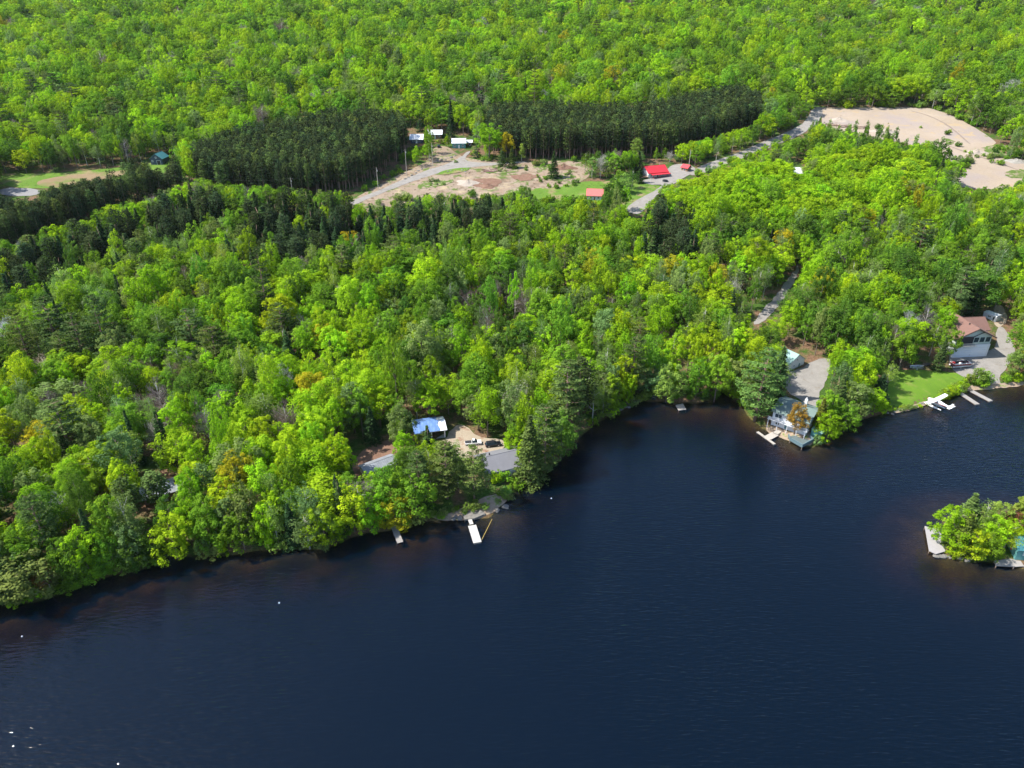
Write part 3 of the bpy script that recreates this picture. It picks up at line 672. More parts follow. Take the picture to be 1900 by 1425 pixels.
q.build('railing', mat('pale_teal_rail', (.11, .17, .19), .5), o)
px_platform('island_deck', 'wide weathered grey deck on the near tip of the island', 'deck', [(1714, 981), (1737, 986), (1748, 1000), (1752, 1028), (1735, 1033), (1722, 1027)], .9, .18, mat('island_deck_boards', (.29, .27, .265), .85, var=.1, stripes=(1, .3, .28)))
px_platform('island_dock', 'flat grey dock at the foot of the island trees', 'dock', [(1843, 1044), (1888, 1038), (1899, 1054), (1880, 1055), (1846, 1053)], .6, .15, mat('island_dock_boards', (.27, .25, .23), .85, stripes=(0, .3, .25)))
px_platform('crib_landing', 'mossy stone and timber landing behind the white gangway', 'landing', [(857, 955), (870, 950), (896, 950), (899, 958), (880, 966), (862, 968)], .75, .5, M_stone)
px_platform('swim_raft', 'small pale framed raft under the drooping bankside tree', 'raft', [(1253, 753), (1259, 763), (1273, 761), (1267, 750)], .3, .15, M_wood)
# teal cabin on the island with white trim
c = Vector((*on_water(1899, 1030), 0)); c.z = float(H(c.x, c.y))
o = thing('island_cabin', 'teal island cabin with a dark green roof at the right edge', 'cabin', c, R_(-8))
gable_parts(o, 7, 5.5, 2.8, 1.4, M_tealroof, M_teal, 'x', .5)
opening(o, 'left', 0, 1.5, 1.2, 1.1, 7, 5.5); opening(o, 'front', -1.5, 1.5, 1.2, 1.1, 7, 5.5); opening(o, 'front', 1.2, 1.05, .9, 2, 7, 5.5, kind='door', glass=M_trim)
q = MB(); q.loft([[(x, y * w_, z_ * h_) for y, z_ in ((-.36, .1), (-.3, .34), (0, .38), (.3, .34), (.36, .1), (0, -.02))] for x, w_, h_ in ((-2, .05, 1), (-1.5, .5, 1), (-.6, .95, 1), (.6, .95, 1), (1.5, .5, 1), (2, .05, 1))])
k = q.build('kayak', mat('orange_plastic', (.75, .16, .05), .35), smooth=True); p = G(1889, 1031); k.location = p + Vector((0, 0, .7)); k.rotation_euler = (0, 0, R_(-50)); tag(k, 'orange kayak lying beside the teal island cabin', 'kayak')

# yellow mooring pole beside the white dock
A, B = Vector((*on_water(894, 1004), .45)), Vector((*on_water(913, 966), .5))
q = MB(); q.tube([A, A.lerp(B, .5), B], [.07, .08, .07], 6); tag(q.build('mooring_pole', mat('yellow_pole', (.42, .30, .07), .6)), 'long yellowish pole running from shore to the white floating dock', 'mooring pole')
for (px_, py_, lb) in ((1023, 925, 'white mooring buoy nearest the dark pine point'), (518, 1119, 'tiny white buoy afloat below the middle of the forest'), (41, 1181, 'tiny white buoy afloat near the left edge of the lake')):
    q = MB(); rr = [(-.16, .02), (-.1, .14), (0, .19), (.1, .15), (.17, .06), (.23, .04), (.25, .01)]
    q.loft([[(r * math.cos(a), r * math.sin(a), z_) for a in np.linspace(0, 2 * math.pi, 12, endpoint=False)] for z_, r in rr])
    k = q.build('buoy', M_trim, smooth=True); x, y = on_water(px_, py_); k.location = (x, y, .05); tag(k, lb, 'buoy')

# ---------------------------------------------------------------- seaplane
def ring(x, ry, rz, zc, n=10, yc=0): return [(x, yc + ry * math.cos(2 * math.pi * k / n), zc + rz * math.sin(2 * math.pi * k / n)) for k in range(n)]
Wp = Vector((*on_water(1735, 757), 0))
SPN = thing('seaplane', 'white high wing seaplane on floats moored at the lawn bank', 'seaplane', (Wp.x + .4, Wp.y + .8, 0), R_(121))
M_pl = mat('white_aircraft_paint', (.72, .72, .71), .3, var=.03); M_plr = mat('red_aircraft_trim', (.5, .04, .05), .35)
q = MB(); q.loft([ring(2.9, .22, .25, 1.75), ring(2.7, .5, .5, 1.75), ring(1.5, .58, .62, 1.78), ring(.6, .62, .78, 1.95), ring(-1.0, .6, .8, 1.95), ring(-2.2, .42, .52, 1.95), ring(-4.0, .22, .3, 2.0), ring(-5.1, .08, .2, 2.08)])
q.build('fuselage', M_pl, SPN, smooth=True)
q = MB()
for s in (-1, 1):
    q.loft([[(.95, s * y, 2.78 + y * .025), (.9, s * y, 2.9 + y * .025), (.4, s * y, 2.95 + y * .025), (-.65 * k, s * y, 2.84 + y * .025), (-.65 * k, s * y, 2.80 + y * .025), (.4, s * y, 2.76 + y * .025)] for y, k in ((0, 1), (2.8, 1), (5.2, .7), (5.5, .3))])
q.build('wing', M_pl, SPN)
q = MB(); q.box((-4.75, 0, 2.2), (.95, 3.5, .08)); q.build('tailplane', M_pl, SPN)
q = MB(); q.loft([[(x, -.04, z_), (x, .04, z_), (x2, .04, z_), (x2, -.04, z_)] for x, x2, z_ in ((-3.7, -5.2, 2.15), (-4.5, -5.35, 2.9), (-4.8, -5.4, 3.55))]); q.build('fin', M_pl, SPN)
for s in (-1, 1):
    q = MB(); q.loft([[(x, s * 1.15 - w_, z1), (x, s * 1.15 + w_, z1), (x, s * 1.15 + w_ * .95, z1 - h_ * .5), (x, s * 1.15, z1 - h_), (x, s * 1.15 - w_ * .95, z1 - h_ * .5)] for x, w_, z1, h_ in ((3.3, .08, .55, .15), (2.6, .3, .58, .5), (1, .38, .52, .62), (-.8, .36, .48, .6), (-.9, .36, .48, .42), (-2.6, .16, .42, .2))])
    q.build('float', M_pl, SPN)
    q = MB()
    for x in (1.3, -.8): q.tube([(x, s * 1.15, .5), (x * .9, s * .5, 1.4)], .05, 6)
    q.tube([(.3, s * .55, 1.4), (.3, s * 2.9, 2.82)], .05, 6); q.build('strut', M_pl, SPN)
    q = MB(); q.box((.35, s * .6, 2.2), (1.6, .06, .45)); q.build('side_window', M_glass, SPN)
q = MB(); q.box((1.3, 0, 2.42), (.12, .95, .5), ry=R_(-35)); q.build('windscreen', M_glass, SPN)
q = MB(); q.box((3.0, 0, 1.75), (.06, .14, 2.0), rx=R_(25)); pr = q.build('propeller', M_black, SPN); q = MB(); q.tube([(2.9, 0, 1.75), (3.25, 0, 1.75)], [.2, .04], 8); q.build('spinner', M_plr, pr)
q = MB(); q.box((-1.4, .52, 1.85), (3.6, .04, .14), rz=R_(7)); q.box((-1.4, -.52, 1.85), (3.6, .04, .14), rz=R_(-7)); q.build('stripe', M_plr, SPN)

# ---------------------------------------------------------------- boats on land
def trailer(root, L):
    q = MB(); q.box((0, .55, .35), (L * .9, .08, .1)); q.box((0, -.55, .35), (L * .9, .08, .1)); q.tube([(L * .44, .55, .35), (L * .62, 0, .35)], .05, 6); q.tube([(L * .44, -.55, .35), (L * .62, 0, .35)], .05, 6); q.box((-.4, 0, .32), (.1, 2.0, .1))
    for s in (-1, 1): q.tube([(-.4, s * 1.0, .3), (-.4, s * 1.18, .3)], .3, 12)
    return q
p = G(1780, 681); PB = thing('pontoon_boat', 'pontoon boat with red and white seats parked below the garage', 'pontoon boat', p, R_(10))
for s in (-1, 1):
    q = MB(); q.tube([(3.8, s * .95, .95), (3.3, s * .95, .75), (-3.4, s * .95, .75), (-3.6, s * .95, .8)], [.06, .32, .32, .2], 10); q.build('pontoon', M_alu, PB, smooth=True)
q = MB(); q.box((0, 0, 1.12), (6.9, 2.5, .1)); q.build('deck', mat('grey_marine_carpet', (.22, .22, .24), .9), PB)
q = MB()
for x, y, sx, sy in ((0, -1.22, 6.6, .06), (0, 1.22, 6.6, .06), (3.3, 0, .06, 2.4), (-3.3, 0, .06, 2.4)): q.box((x, y, 1.5), (sx, sy, .62))
q.build('rail_panel', mat('dark_red_panel', (.20, .04, .045), .4), PB)
q = MB()
for x, y, sx, sy in ((0, -1.24, 6.7, .07), (0, 1.24, 6.7, .07), (3.3, 0, .07, 2.5), (-3.3, 0, .07, 2.5)): q.box((x, y, 1.86), (sx, sy, .07))
q.build('top_rail', M_trim, PB)
for x, y, sx, sy, mm in ((2.5, .8, 1.4, .6, M_dark), (2.5, -.8, 1.4, .6, M_trim), (-2.4, .7, 1.6, .7, M_red), (-2.4, -.75, 1.4, .6, M_trim), (-.6, .85, 1.2, .55, M_black)):
    q = MB(); q.box((x, y, 1.42), (sx, sy, .4)); q.box((x, y + math.copysign(sy / 2 - .08, y), 1.75), (sx, .16, .4)); q.build('seat', mm, PB, bevel=.04)
q = MB(); q.box((-.6, -.5, 1.6), (.7, .7, .9)); q.build('console', M_trim, PB, bevel=.05)
q = MB(); q.box((-3.55, 0, 1.2), (.45, .4, 1.0)); q.build('outboard_motor', M_black, PB, bevel=.08)
tr = trailer(PB, 6).build('trailer', M_alu, PB)
def skiff(label, pxy, L, rot, m, on_trailer=True, inverted=False, name='skiff'):
    p = G(*pxy); o = thing(name, label, 'boat', p, R_(rot)); q = MB(); z0 = .45 if on_trailer else .05
    prof = ((-L / 2, .62, .55, .1), (-L / 4, .78, .6, .02), (L / 6, .76, .65, .02), (L * .36, .5, .72, .12), (L / 2, .03, .85, .5))
    rings = []
    for x, w_, top, bot in prof:
        rings.append([(x, -w_, top), (x, -w_ * .85, bot + .1), (x, 0, bot), (x, w_ * .85, bot + .1), (x, w_, top), (x, w_ * .88, top), (x, w_ * .72, bot + .16), (x, 0, bot + .08), (x, -w_ * .72, bot + .16), (x, -w_ * .88, top)])
    V = MB(); V.loft(rings)
    s_ = -1 if inverted else 1
    V.V = [(x, y, (z_ if s_ > 0 else .85 - z_) + z0) for x, y, z_ in V.V]; V.build('hull', m, o)
    if not inverted:
        for x in (-L / 4, L / 10): q = MB(); q.box((x, 0, z0 + .45), (.3, 1.25, .06)); q.build('bench', M_alu, o)
        q = MB(); q.box((-L / 2 - .1, 0, z0 + .5), (.3, .3, .75)); q.build('outboard_motor', M_black, o, bevel=.05)
    if on_trailer: trailer(o, L * .8).build('trailer', M_alu, o)
    return o
skiff('pale aluminium skiff on a trailer in the lawn corner shade', (1700, 684), 5.2, 4, M_alu)
skiff('dark upturned boat lying beside the pale skiff', (1719, 678), 3.6, 12, M_black, False, True, 'upturned_boat')
skiff('small dark rowing boat pulled up under the cove trees', (1215, 738), 3.6, 60, mat('dark_blue_hull', (.03, .05, .10), .4), False, False, 'rowing_boat')

p = G(1787, 719); o = thing('picnic_table', 'small reddish picnic table on the bank by the twin docks', 'picnic table', p, R_(15))
q = MB()
for y in (-.32, -.16, 0, .16, .32): q.box((0, y, .74), (1.8, .14, .04))
q.build('table_top', mat('red_brown_wood', (.25, .08, .05), .7), o)
for s in (-1, 1):
    q = MB(); q.box((0, s * .75, .45), (1.8, .26, .05)); q.build('bench', mat('red_brown_wood', (.25, .08, .05), .7), o)
    q = MB(); q.tube([(s * .7, -.75, 0), (s * .7, -.2, .72)], .04, 6); q.tube([(s * .7, .75, 0), (s * .7, .2, .72)], .04, 6); q.box((s * .7, 0, .42), (.06, 1.6, .08)); q.build('leg', M_post, o)

# ---------------------------------------------------------------- vehicles
def car(label, pxy, rot, col, kind='suv', name='parked_car', cat='car', L=4.6, Wd=1.85):
    p = G(*pxy); p.z += .08; o = thing(name, label, cat, p, R_(rot)); body = mat('paint_' + kind + '_' + str(int(col[0] * 100)), col, .3, .1, var=.04)
    h = L / 2; b = MB()
    if kind == 'pickup': low = [(-h, .45), (-h, .98), (-.2, .98), (h * .42, 1.0), (h * .96, .9), (h, .45)]; cab = (-.35, 1.25, 1.02, 1.72)
    else: low = [(-h, .45), (-h, .98), (h * .40, 1.0), (h * .96, .86), (h, .45)]; cab = (-h * .92, 1.15, .98, 1.62)
    rings = []
    for y, k in ((-Wd / 2, .98), (-Wd / 2 + .12, 1.0), (Wd / 2 - .12, 1.0), (Wd / 2, .98)):
        rings.append([(x * k, y, .30 + (z_ - .45) * (.93 if abs(y) > Wd / 2 - .05 else 1)) for x, z_ in low])
    b.loft([[(x, y, z_) for x, y, z_ in r] for r in rings]); bo = b.build('body', body, o, bevel=.04)
    x0, x1, z0, z1 = cab; wb_ = Wd / 2 - .1; wt = Wd / 2 - .3; z0 -= .15; z1 -= .15
    V = [(x0, -wb_, z0), (x1, -wb_, z0), (x1, wb_, z0), (x0, wb_, z0), (x0 + .2, -wt, z1), (x1 - .75, -wt, z1), (x1 - .75, wt, z1), (x0 + .2, wt, z1)]
    q = MB(); q.add(V, [(3, 2, 1, 0), (0, 1, 5, 4), (1, 2, 6, 5), (2, 3, 7, 6), (3, 0, 4, 7), (4, 5, 6, 7)]); q.build('window', M_glass, o)
    q = MB(); q.box(((x0 + x1) / 2 - .27, 0, z1 + .02), (x1 - x0 - .98, wt * 2 - .04, .05)); q.build('roof', body, o, bevel=.02)
    if kind == 'pickup':
        q = MB(); q.box(((-h + -.4) / 2, 0, .86), (h - .55, Wd - .35, .03)); q.build('bed', M_dark, o)
    for x in (-h * .62, h * .62):
        for s in (-1, 1):
            q = MB(); q.tube([(x, s * (Wd / 2 - .2), .34), (x, s * (Wd / 2 + .02), .34)], .36, 14); wo_ = q.build('wheel', M_black, o)
            q = MB(); q.tube([(x, s * (Wd / 2 + .02), .34), (x, s * (Wd / 2 + .035), .34)], .2, 10); q.build('rim', M_alu, wo_)
    for s in (-1, 1):
        q = MB(); q.box((h - .02, s * Wd * .36, .68), (.06, .35, .16)); q.build('headlight', M_trim, o)
        q = MB(); q.box((-h + .0, s * Wd * .40, .72), (.06, .2, .25)); q.build('tail_light', M_red, o)
    return o
car('white pickup truck parked on the sandy yard beside the trees', (878, 824), 8, (.75, .75, .74), 'pickup', 'pickup_truck', 'pickup truck', 5.0)
car('black sport utility car parked tight behind the grey roofed cottage', (915, 827), 14, (.02, .022, .028), 'suv', L=4.8)
car('small black car parked on the drive near the far white huts', (814, 273), 100, (.015, .015, .02), 'suv', L=4.4)
p = G(1234, 337); o = thing('round_trough', 'dark round water trough on the gravel drive below the red roof', 'trough', p)
q = MB(); n = 18
q.loft([[(r * math.cos(a), r * math.sin(a), z_) for a in np.linspace(0, 2 * math.pi, n, endpoint=False)] for r, z_ in ((1.5, -.1), (1.55, .9), (1.42, .9), (1.38, .45))]); q.build('tub', M_float, o)
q = MB(); q.loft([[(r * math.cos(a), r * math.sin(a), .62) for a in np.linspace(0, 2 * math.pi, n, endpoint=False)] for r in (1.35, .05)]); q.build('cover', mat('grey_cover', (.2, .2, .24), .5), o)

# ---------------------------------------------------------------- utility poles
def pole(pxy, hgt, label, arm=True, lean=0):
    p = G(*pxy); o = thing('utility_pole', label, 'utility pole', p, R_(lean))
    q = MB(); q.tube([(0, 0, -.5), (0, 0, hgt)], [.17, .11], 8); q.build('post', mat('silvered_pole', (.42, .37, .32), .9, var=.15), o)
    if arm:
        q = MB(); q.box((0, .12, hgt - .7), (2.2, .1, .12)); ca = q.build('crossarm', M_post, o)
        for x in (-.95, 0, .95): q = MB(); q.tube([(x, .12, hgt - .64), (x, .12, hgt - .4)], [.06, .04], 6); q.build('insulator', M_alu, ca)
    q = MB(); q.tube([(.32, 0, hgt - 2.2), (.32, 0, hgt - 1.3)], .22, 10); q.build('transformer', M_alu, o)
    return p + Vector((0, 0, hgt - .4))
w0 = pole((1246, 676), 12, 'pale utility pole standing in a dark gap above the cove')
w1 = pole((755, 327), 15, 'tall pale utility pole beside the pine plantation')
w2 = pole((803, 308), 13, 'slimmer utility pole in front of the white roofed huts', False)
w3 = pole((702, 352), 12, 'utility pole at the near end of the pale gravel road', False)
w4 = pole((545, 372), 12, 'utility pole under the front edge of the pine plantation')
w5 = pole((1278, 310), 10, 'short utility pole between the red roofed house and red shed')
def wire(a, b, sag, label):
    q = MB(); q.tube([a.lerp(b, t) - Vector((0, 0, sag * 4 * t * (1 - t))) for t in np.linspace(0, 1, 9)], .035, 5)
    tag(q.build('power_line', M_black), label, 'power line')
wire(w4, w3, .9, 'overhead wire along the front of the pine plantation')
wire(w3, w1, .9, 'overhead wire above the pale gravel road')
wire(w1, w2, .8, 'overhead wire between the poles by the white huts')
wire(w4, G(400, 366) + Vector((0, 0, 10)), 1.2, 'overhead wire running from the pine plantation towards the paved road')

# ---------------------------------------------------------------- logs, boulders, stacked timber
M_bark = mat('log_bark', (.17, .10, .08), .95, var=.3, scale=3); M_cut = mat('pale_cut_log', (.42, .32, .24), .9, var=.2, scale=3)
rl = np.random.default_rng(5)
for i in range(16):
    px_ = 899 + (i % 8) * 3.2 + rl.uniform(-1, 1); py_ = 319 - (i // 8) * 2.2 + rl.uniform(-.8, .8)
    p = G(px_, py_); q = MB(); L = rl.uniform(3, 5.5); r = rl.uniform(.2, .34); q.tube([(-L / 2, 0, r), (0, rl.uniform(-.1, .1), r * 1.05), (L / 2, 0, r)], [r * 1.1, r, r * .85], 8)
    o = q.build('log', M_bark if i % 3 else M_cut); o.location = p + Vector((0, 0, .15 + (i // 8) * .35)); o.rotation_euler = (0, 0, R_(rl.uniform(-25, 15)))
    tag(o, 'felled log lying in the heap on the dirt clearing', 'log', 'felled logs heaped on the clearing')
for i in range(26):
    px_ = rl.uniform(1600, 1670) - 60; py_ = 234 + (px_ - 1545) * .09 + rl.uniform(-1.6, 1.6); p = G(px_, py_); q = MB(); L = rl.uniform(4, 9); r = rl.uniform(.2, .35); q.tube([(-L / 2, 0, r), (L / 2, 0, r * 1.5)], [r * 1.1, r * .8], 7)
    o = q.build('log', M_cut if i % 2 else M_bark); o.location = p + Vector((0, 0, rl.uniform(.1, .9))); o.rotation_euler = (0, 0, R_(rl.uniform(-20, 25)))
    tag(o, 'weathered timber log in the long pile along the sand pit', 'log', 'timber piled along the sand pit')
_ico = bpy.data.meshes.new('tmp')
def rock_mesh(seed):
    import bmesh
    b = bmesh.new(); bmesh.ops.create_icosphere(b, subdivisions=2, radius=1); r = np.random.default_rng(seed)
    k = r.normal(size=(5, 3)); 
    for v in b.verts:
        f = 1 + .18 * sum(math.sin(v.co.dot(Vector(q)) * 1.6 + 1) for q in k) / 2; v.co *= f; v.co.z *= .62
    me = bpy.data.meshes.new('boulder'); b.to_mesh(me); b.free(); me.materials.append(M_stone); return me
ROCKS = [rock_mesh(i) for i in range(5)]
def boulder(px_, py_, r, label, group):
    p = G(px_, py_); o = bpy.data.objects.new('boulder', ROCKS[int(rl.integers(5))]); COL.objects.link(o); o.location = p + Vector((0, 0, r * .15)); o.scale = (r, r * rl.uniform(.7, 1.1), r * rl.uniform(.7, 1)); o.rotation_euler = (0, 0, rl.uniform(0, 6)); tag(o, label, 'boulder', group)
for t in np.linspace(0, 1, 16):
    boulder(752 + 92 * t + rl.uniform(-1.5, 1.5), 333 - 42 * t - 6 * math.sin(t * 3) + rl.uniform(-1, 1), rl.uniform(.45, .95), 'boulder in the row edging the pale gravel road', 'boulders edging the gravel road')
for i in range(14):
    boulder(rl.uniform(828, 868), 318 - rl.uniform(-2, 4), rl.uniform(.4, .8), 'pale boulder on the grassy island of the gravel road', 'boulders on the road island')
for i in range(22):
    t = rl.uniform(0, 1); boulder(1128 + 70 * t, 772 - 34 * t + rl.uniform(-4, 3), rl.uniform(.3, .7), 'grey boulder on the wooded cove bank', 'boulders along the cove bank')
for i in range(20):
    t = rl.uniform(0, 1); boulder(1640 + 150 * t, 772 - 48 * t + rl.uniform(-3, 2), rl.uniform(.25, .6), 'stone at the water edge below the lawn', 'stones below the lawn')
for i in range(14):
    t = rl.uniform(0, 1); boulder(840 + 100 * t, 962 - 20 * t + rl.uniform(-4, 4), rl.uniform(.3, .8), 'stone on the brown bank behind the white gangway', 'stones behind the gangway')
for i in range(14):
    t = rl.uniform(0, 1); boulder(1737 + 60 * t, 1030 + 8 * t + rl.uniform(-2, 3), rl.uniform(.3, .8), 'stone at the waterline of the island', 'stones round the island')
grass_isle = sheet('verge', 'grassy island dotted with stones in the gravel road', 'grass verge', [(812, 322), (830, 315), (868, 311), (872, 316), (850, 321), (822, 326)], M_field, .3, 1.5)


# ---------------------------------------------------------------- tree materials
def leaf_material(name, instanced, trans=.35, needles=False):
    m, n, o = newmat(name)
    if instanced:
        a = N(n, 'Attribute', attribute_name='tint', attribute_type='INSTANCER'); base = a.outputs['Color']
    else:
        a = N(n, 'ObjectInfo'); base = a.outputs['Color']
    at = N(n, 'Attribute', attribute_name='shade', attribute_type='GEOMETRY')     # each leaf clump has its own tone
    hs = N(n, 'HueSaturation'); n.links.new(base, hs.inputs['Color'])
    mr = N(n, 'MapRange'); n.links.new(at.outputs['Fac'], mr.inputs[0]); mr.inputs[3].default_value = .50; mr.inputs[4].default_value = 1.5
    n.links.new(mr.outputs[0], hs.inputs['Value'])
    mh = N(n, 'MapRange'); n.links.new(at.outputs['Fac'], mh.inputs[0]); mh.inputs[3].default_value = .512; mh.inputs[4].default_value = .490
    n.links.new(mh.outputs[0], hs.inputs['Hue'])
    d = N(n, 'BsdfDiffuse'); n.links.new(hs.outputs[0], d.inputs[0])
    t = N(n, 'BsdfTranslucent'); n.links.new(hs.outputs[0], t.inputs[0])
    mx = N(n, 'MixShader'); mx.inputs[0].default_value = trans; n.links.new(d.outputs[0], mx.inputs[1]); n.links.new(t.outputs[0], mx.inputs[2])
    n.links.new(mx.outputs[0], o.inputs[0]); return m
ML = {False: leaf_material('leaves', False, .48), True: leaf_material('leaves_mass', True, .48)}
MN = {False: leaf_material('needles', False, .2), True: leaf_material('needles_mass', True, .15)}
M_trunk = mat('bark_grey_brown', (.16, .125, .10), .95, var=.3, scale=2)
M_birch = mat('bark_pale', (.50, .47, .42), .9, var=.25, scale=2)
M_pinebark = mat('bark_red_brown', (.21, .135, .10), .95, var=.3, scale=2)

# ---------------------------------------------------------------- tree shapes
def unit(v): return v / np.maximum(np.linalg.norm(v, axis=-1, keepdims=True), 1e-9)
def quads(c, nrm, size, asp, rng, droop=None, ax=None):
    """one small leaf-clump face at each centre"""
    n = len(c); r = rng.normal(size=(n, 3)) if ax is None else ax + .25 * rng.normal(size=(n, 3))
    t = unit(r - (r * nrm).sum(1, keepdims=True) * nrm); b = np.cross(nrm, t)
    s = np.asarray(size).reshape(-1, 1) / 2
    k = rng.uniform(.55, 1.0, (n, 4, 1)); V = np.empty((n, 4, 3))
    V[:, 0] = c - t * s * asp * k[:, 0]; V[:, 1] = c + b * s * k[:, 1]; V[:, 2] = c + t * s * asp * k[:, 2]; V[:, 3] = c - b * s * k[:, 3]
    return V
def crown_mesh(name, V, shade, m):
    n = len(V); me = bpy.data.meshes.new(name); me.vertices.add(n * 4); me.vertices.foreach_set('co', V.reshape(-1).astype(np.float32))
    me.loops.add(n * 4); me.loops.foreach_set('vertex_index', np.arange(n * 4, dtype=np.int32)); me.polygons.add(n)
    me.polygons.foreach_set('loop_start', np.arange(n, dtype=np.int32) * 4); me.update(calc_edges=True)
    a = me.attributes.new('shade', 'FLOAT', 'FACE'); a.data.foreach_set('value', np.asarray(shade, np.float32)); me.materials.append(m); return me

def blob_crown(rng, H_, R, base, n_clump, per, leaf, clump_r=.24, top=1.0, egg=.0, fill=.25, flat=1.0, lobes=.22, upper=.25, jitter=.36):
    """clumps of leaves spread over a lobed egg-shaped volume"""
    zc, hz = (base + H_) / 2, (H_ - base) / 2; ph = rng.uniform(0, 6.28, 6)
    d = unit(rng.normal(size=(n_clump * 3, 3))); d = d[d[:, 2] > -.85][:n_clump]; nn = len(d)
    az = np.arctan2(d[:, 1], d[:, 0])
    lob = 1 + lobes * (np.sin(az * 2 + ph[0]) * .5 + np.sin(az * 3 + ph[1] + d[:, 2] * 2) * .5 + .5 * np.sin(az * 5 + ph[2] + d[:, 2] * 4))
    rr = np.where(rng.random(nn) < fill, rng.uniform(.3, .75, nn), rng.uniform(.78, 1.0, nn)) * lob
    c = np.stack([d[:, 0] * R * rr * (1 - egg * d[:, 2]), d[:, 1] * R * rr * (1 - egg * d[:, 2]), zc + d[:, 2] * hz * np.minimum(rr, 1.05)], 1)
    cr = R * clump_r * rng.uniform(.7, 1.35, nn); sh = np.clip(rng.normal(.5, .2, nn), 0, 1)
    idx = np.repeat(np.arange(nn), per); k = len(idx)
    dd = unit(rng.normal(size=(k, 3)) + d[idx] * upper + np.array([0, 0, .35])); rad = rng.uniform(.55, 1.08, (k, 1))
    p = c[idx] + dd * cr[idx, None] * rad * np.array([1, 1, flat])
    nrm = unit(dd + jitter * rng.normal(size=(k, 3)) + np.array([0, 0, .45]))
    s = leaf * rng.uniform(.6, 1.3, k)
    return quads(p, nrm, s, 1.25, rng), np.clip(sh[idx] * .8 + rng.uniform(0, .2, k), 0, 1), c

def layered_crown(rng, H_, R, base, whorls, per_whorl, tufts, leaf, cone=1.0, droop=.2, flat=.3, plume=.22, gap=.0, lean=0):
    """branches in whorls carrying flat plumes of needles; cone 1 = spruce, 0 = rounded pine"""
    P = []; Nn = []; Sh = []; ends = []
    for w in range(whorls):
        f = (w + rng.uniform(-.3, .3)) / max(whorls - 1, 1); f = min(max(f, 0), 1); z = base + (H_ - base) * f
        prof = (1 - f) ** .85 if cone > .5 else math.sqrt(max(0, 1 - (2 * f - .75) ** 2 / 1.7)) * (1 if f > .05 else .7)
        rw = R * max(prof, .07)
        for b in range(per_whorl):
            a = 2 * math.pi * (b + rng.uniform(-.35, .35)) / per_whorl + w * 1.1
            L = rw * rng.uniform(.62, 1.12)
            if rng.random() < gap: continue
            e = np.array([math.cos(a) * L, math.sin(a) * L, z - droop * L + rng.uniform(-.3, .3) + (0 if cone > .5 else .25 * L * (f))]); o_ = np.array([0, 0, z]); ends.append((o_, e))
            k = max(3, int(tufts * (.35 + .65 * L / R))); t = rng.uniform(.28, 1.05, k) ** .8
            wd = plume * R * (.5 + .8 * t) * (L / R) ** .5
            side = np.array([-math.sin(a), math.cos(a), 0]); sd = rng.normal(size=(k, 1)) * .55
            c = o_ + (e - o_) * t[:, None] + side * sd * wd[:, None] + np.array([0, 0, 1]) * (rng.normal(size=(k, 1)) * flat * .35 - (sd ** 2) * .12)
            P.append(c); Nn.append(np.array([math.cos(a) * .25, math.sin(a) * .25, .85]) + .55 * rng.normal(size=(k, 3))); sh = rng.normal(.5, .16); Sh.append(np.clip(sh + rng.uniform(-.25, .25, k) + .12 * (t - .6), 0, 1))
    c = np.concatenate(P); nrm = unit(np.concatenate(Nn)); sh = np.concatenate(Sh)
    return quads(c, nrm, leaf * rng.uniform(.6, 1.3, len(c)), 1.5, rng), sh, ends

def trunk_mb(rng, H_, r0, top=.9, limbs=(), lean=.02):
    q = MB(); lx, ly = rng.normal(size=2) * lean * H_
    pts = [(lx * t * t, ly * t * t, H_ * t * top - (.6 if t == 0 else 0)) for t in (0, .25, .5, .75, 1)]
    q.tube(pts, [r0 * 1.25, r0, r0 * .75, r0 * .45, r0 * .12], 7)
    for (o_, e, rr) in limbs: q.tube([o_, [(a + b) / 2 + rng.uniform(-.15, .15) for a, b in zip(o_, e)], e], [rr, rr * .7, rr * .25], 5, cap=False)
    return q
def limbs_to(rng, cents, H_, k, r0, z0):
    out = []
    for i in rng.permutation(len(cents))[:k]:
        c = cents[i]; zz = min(max(z0, c[2] - .55 * math.hypot(c[0], c[1]) - .6), H_ * .8); out.append(((0, 0, zz), tuple(c * np.array([.93, .93, 1])), r0))
    return out

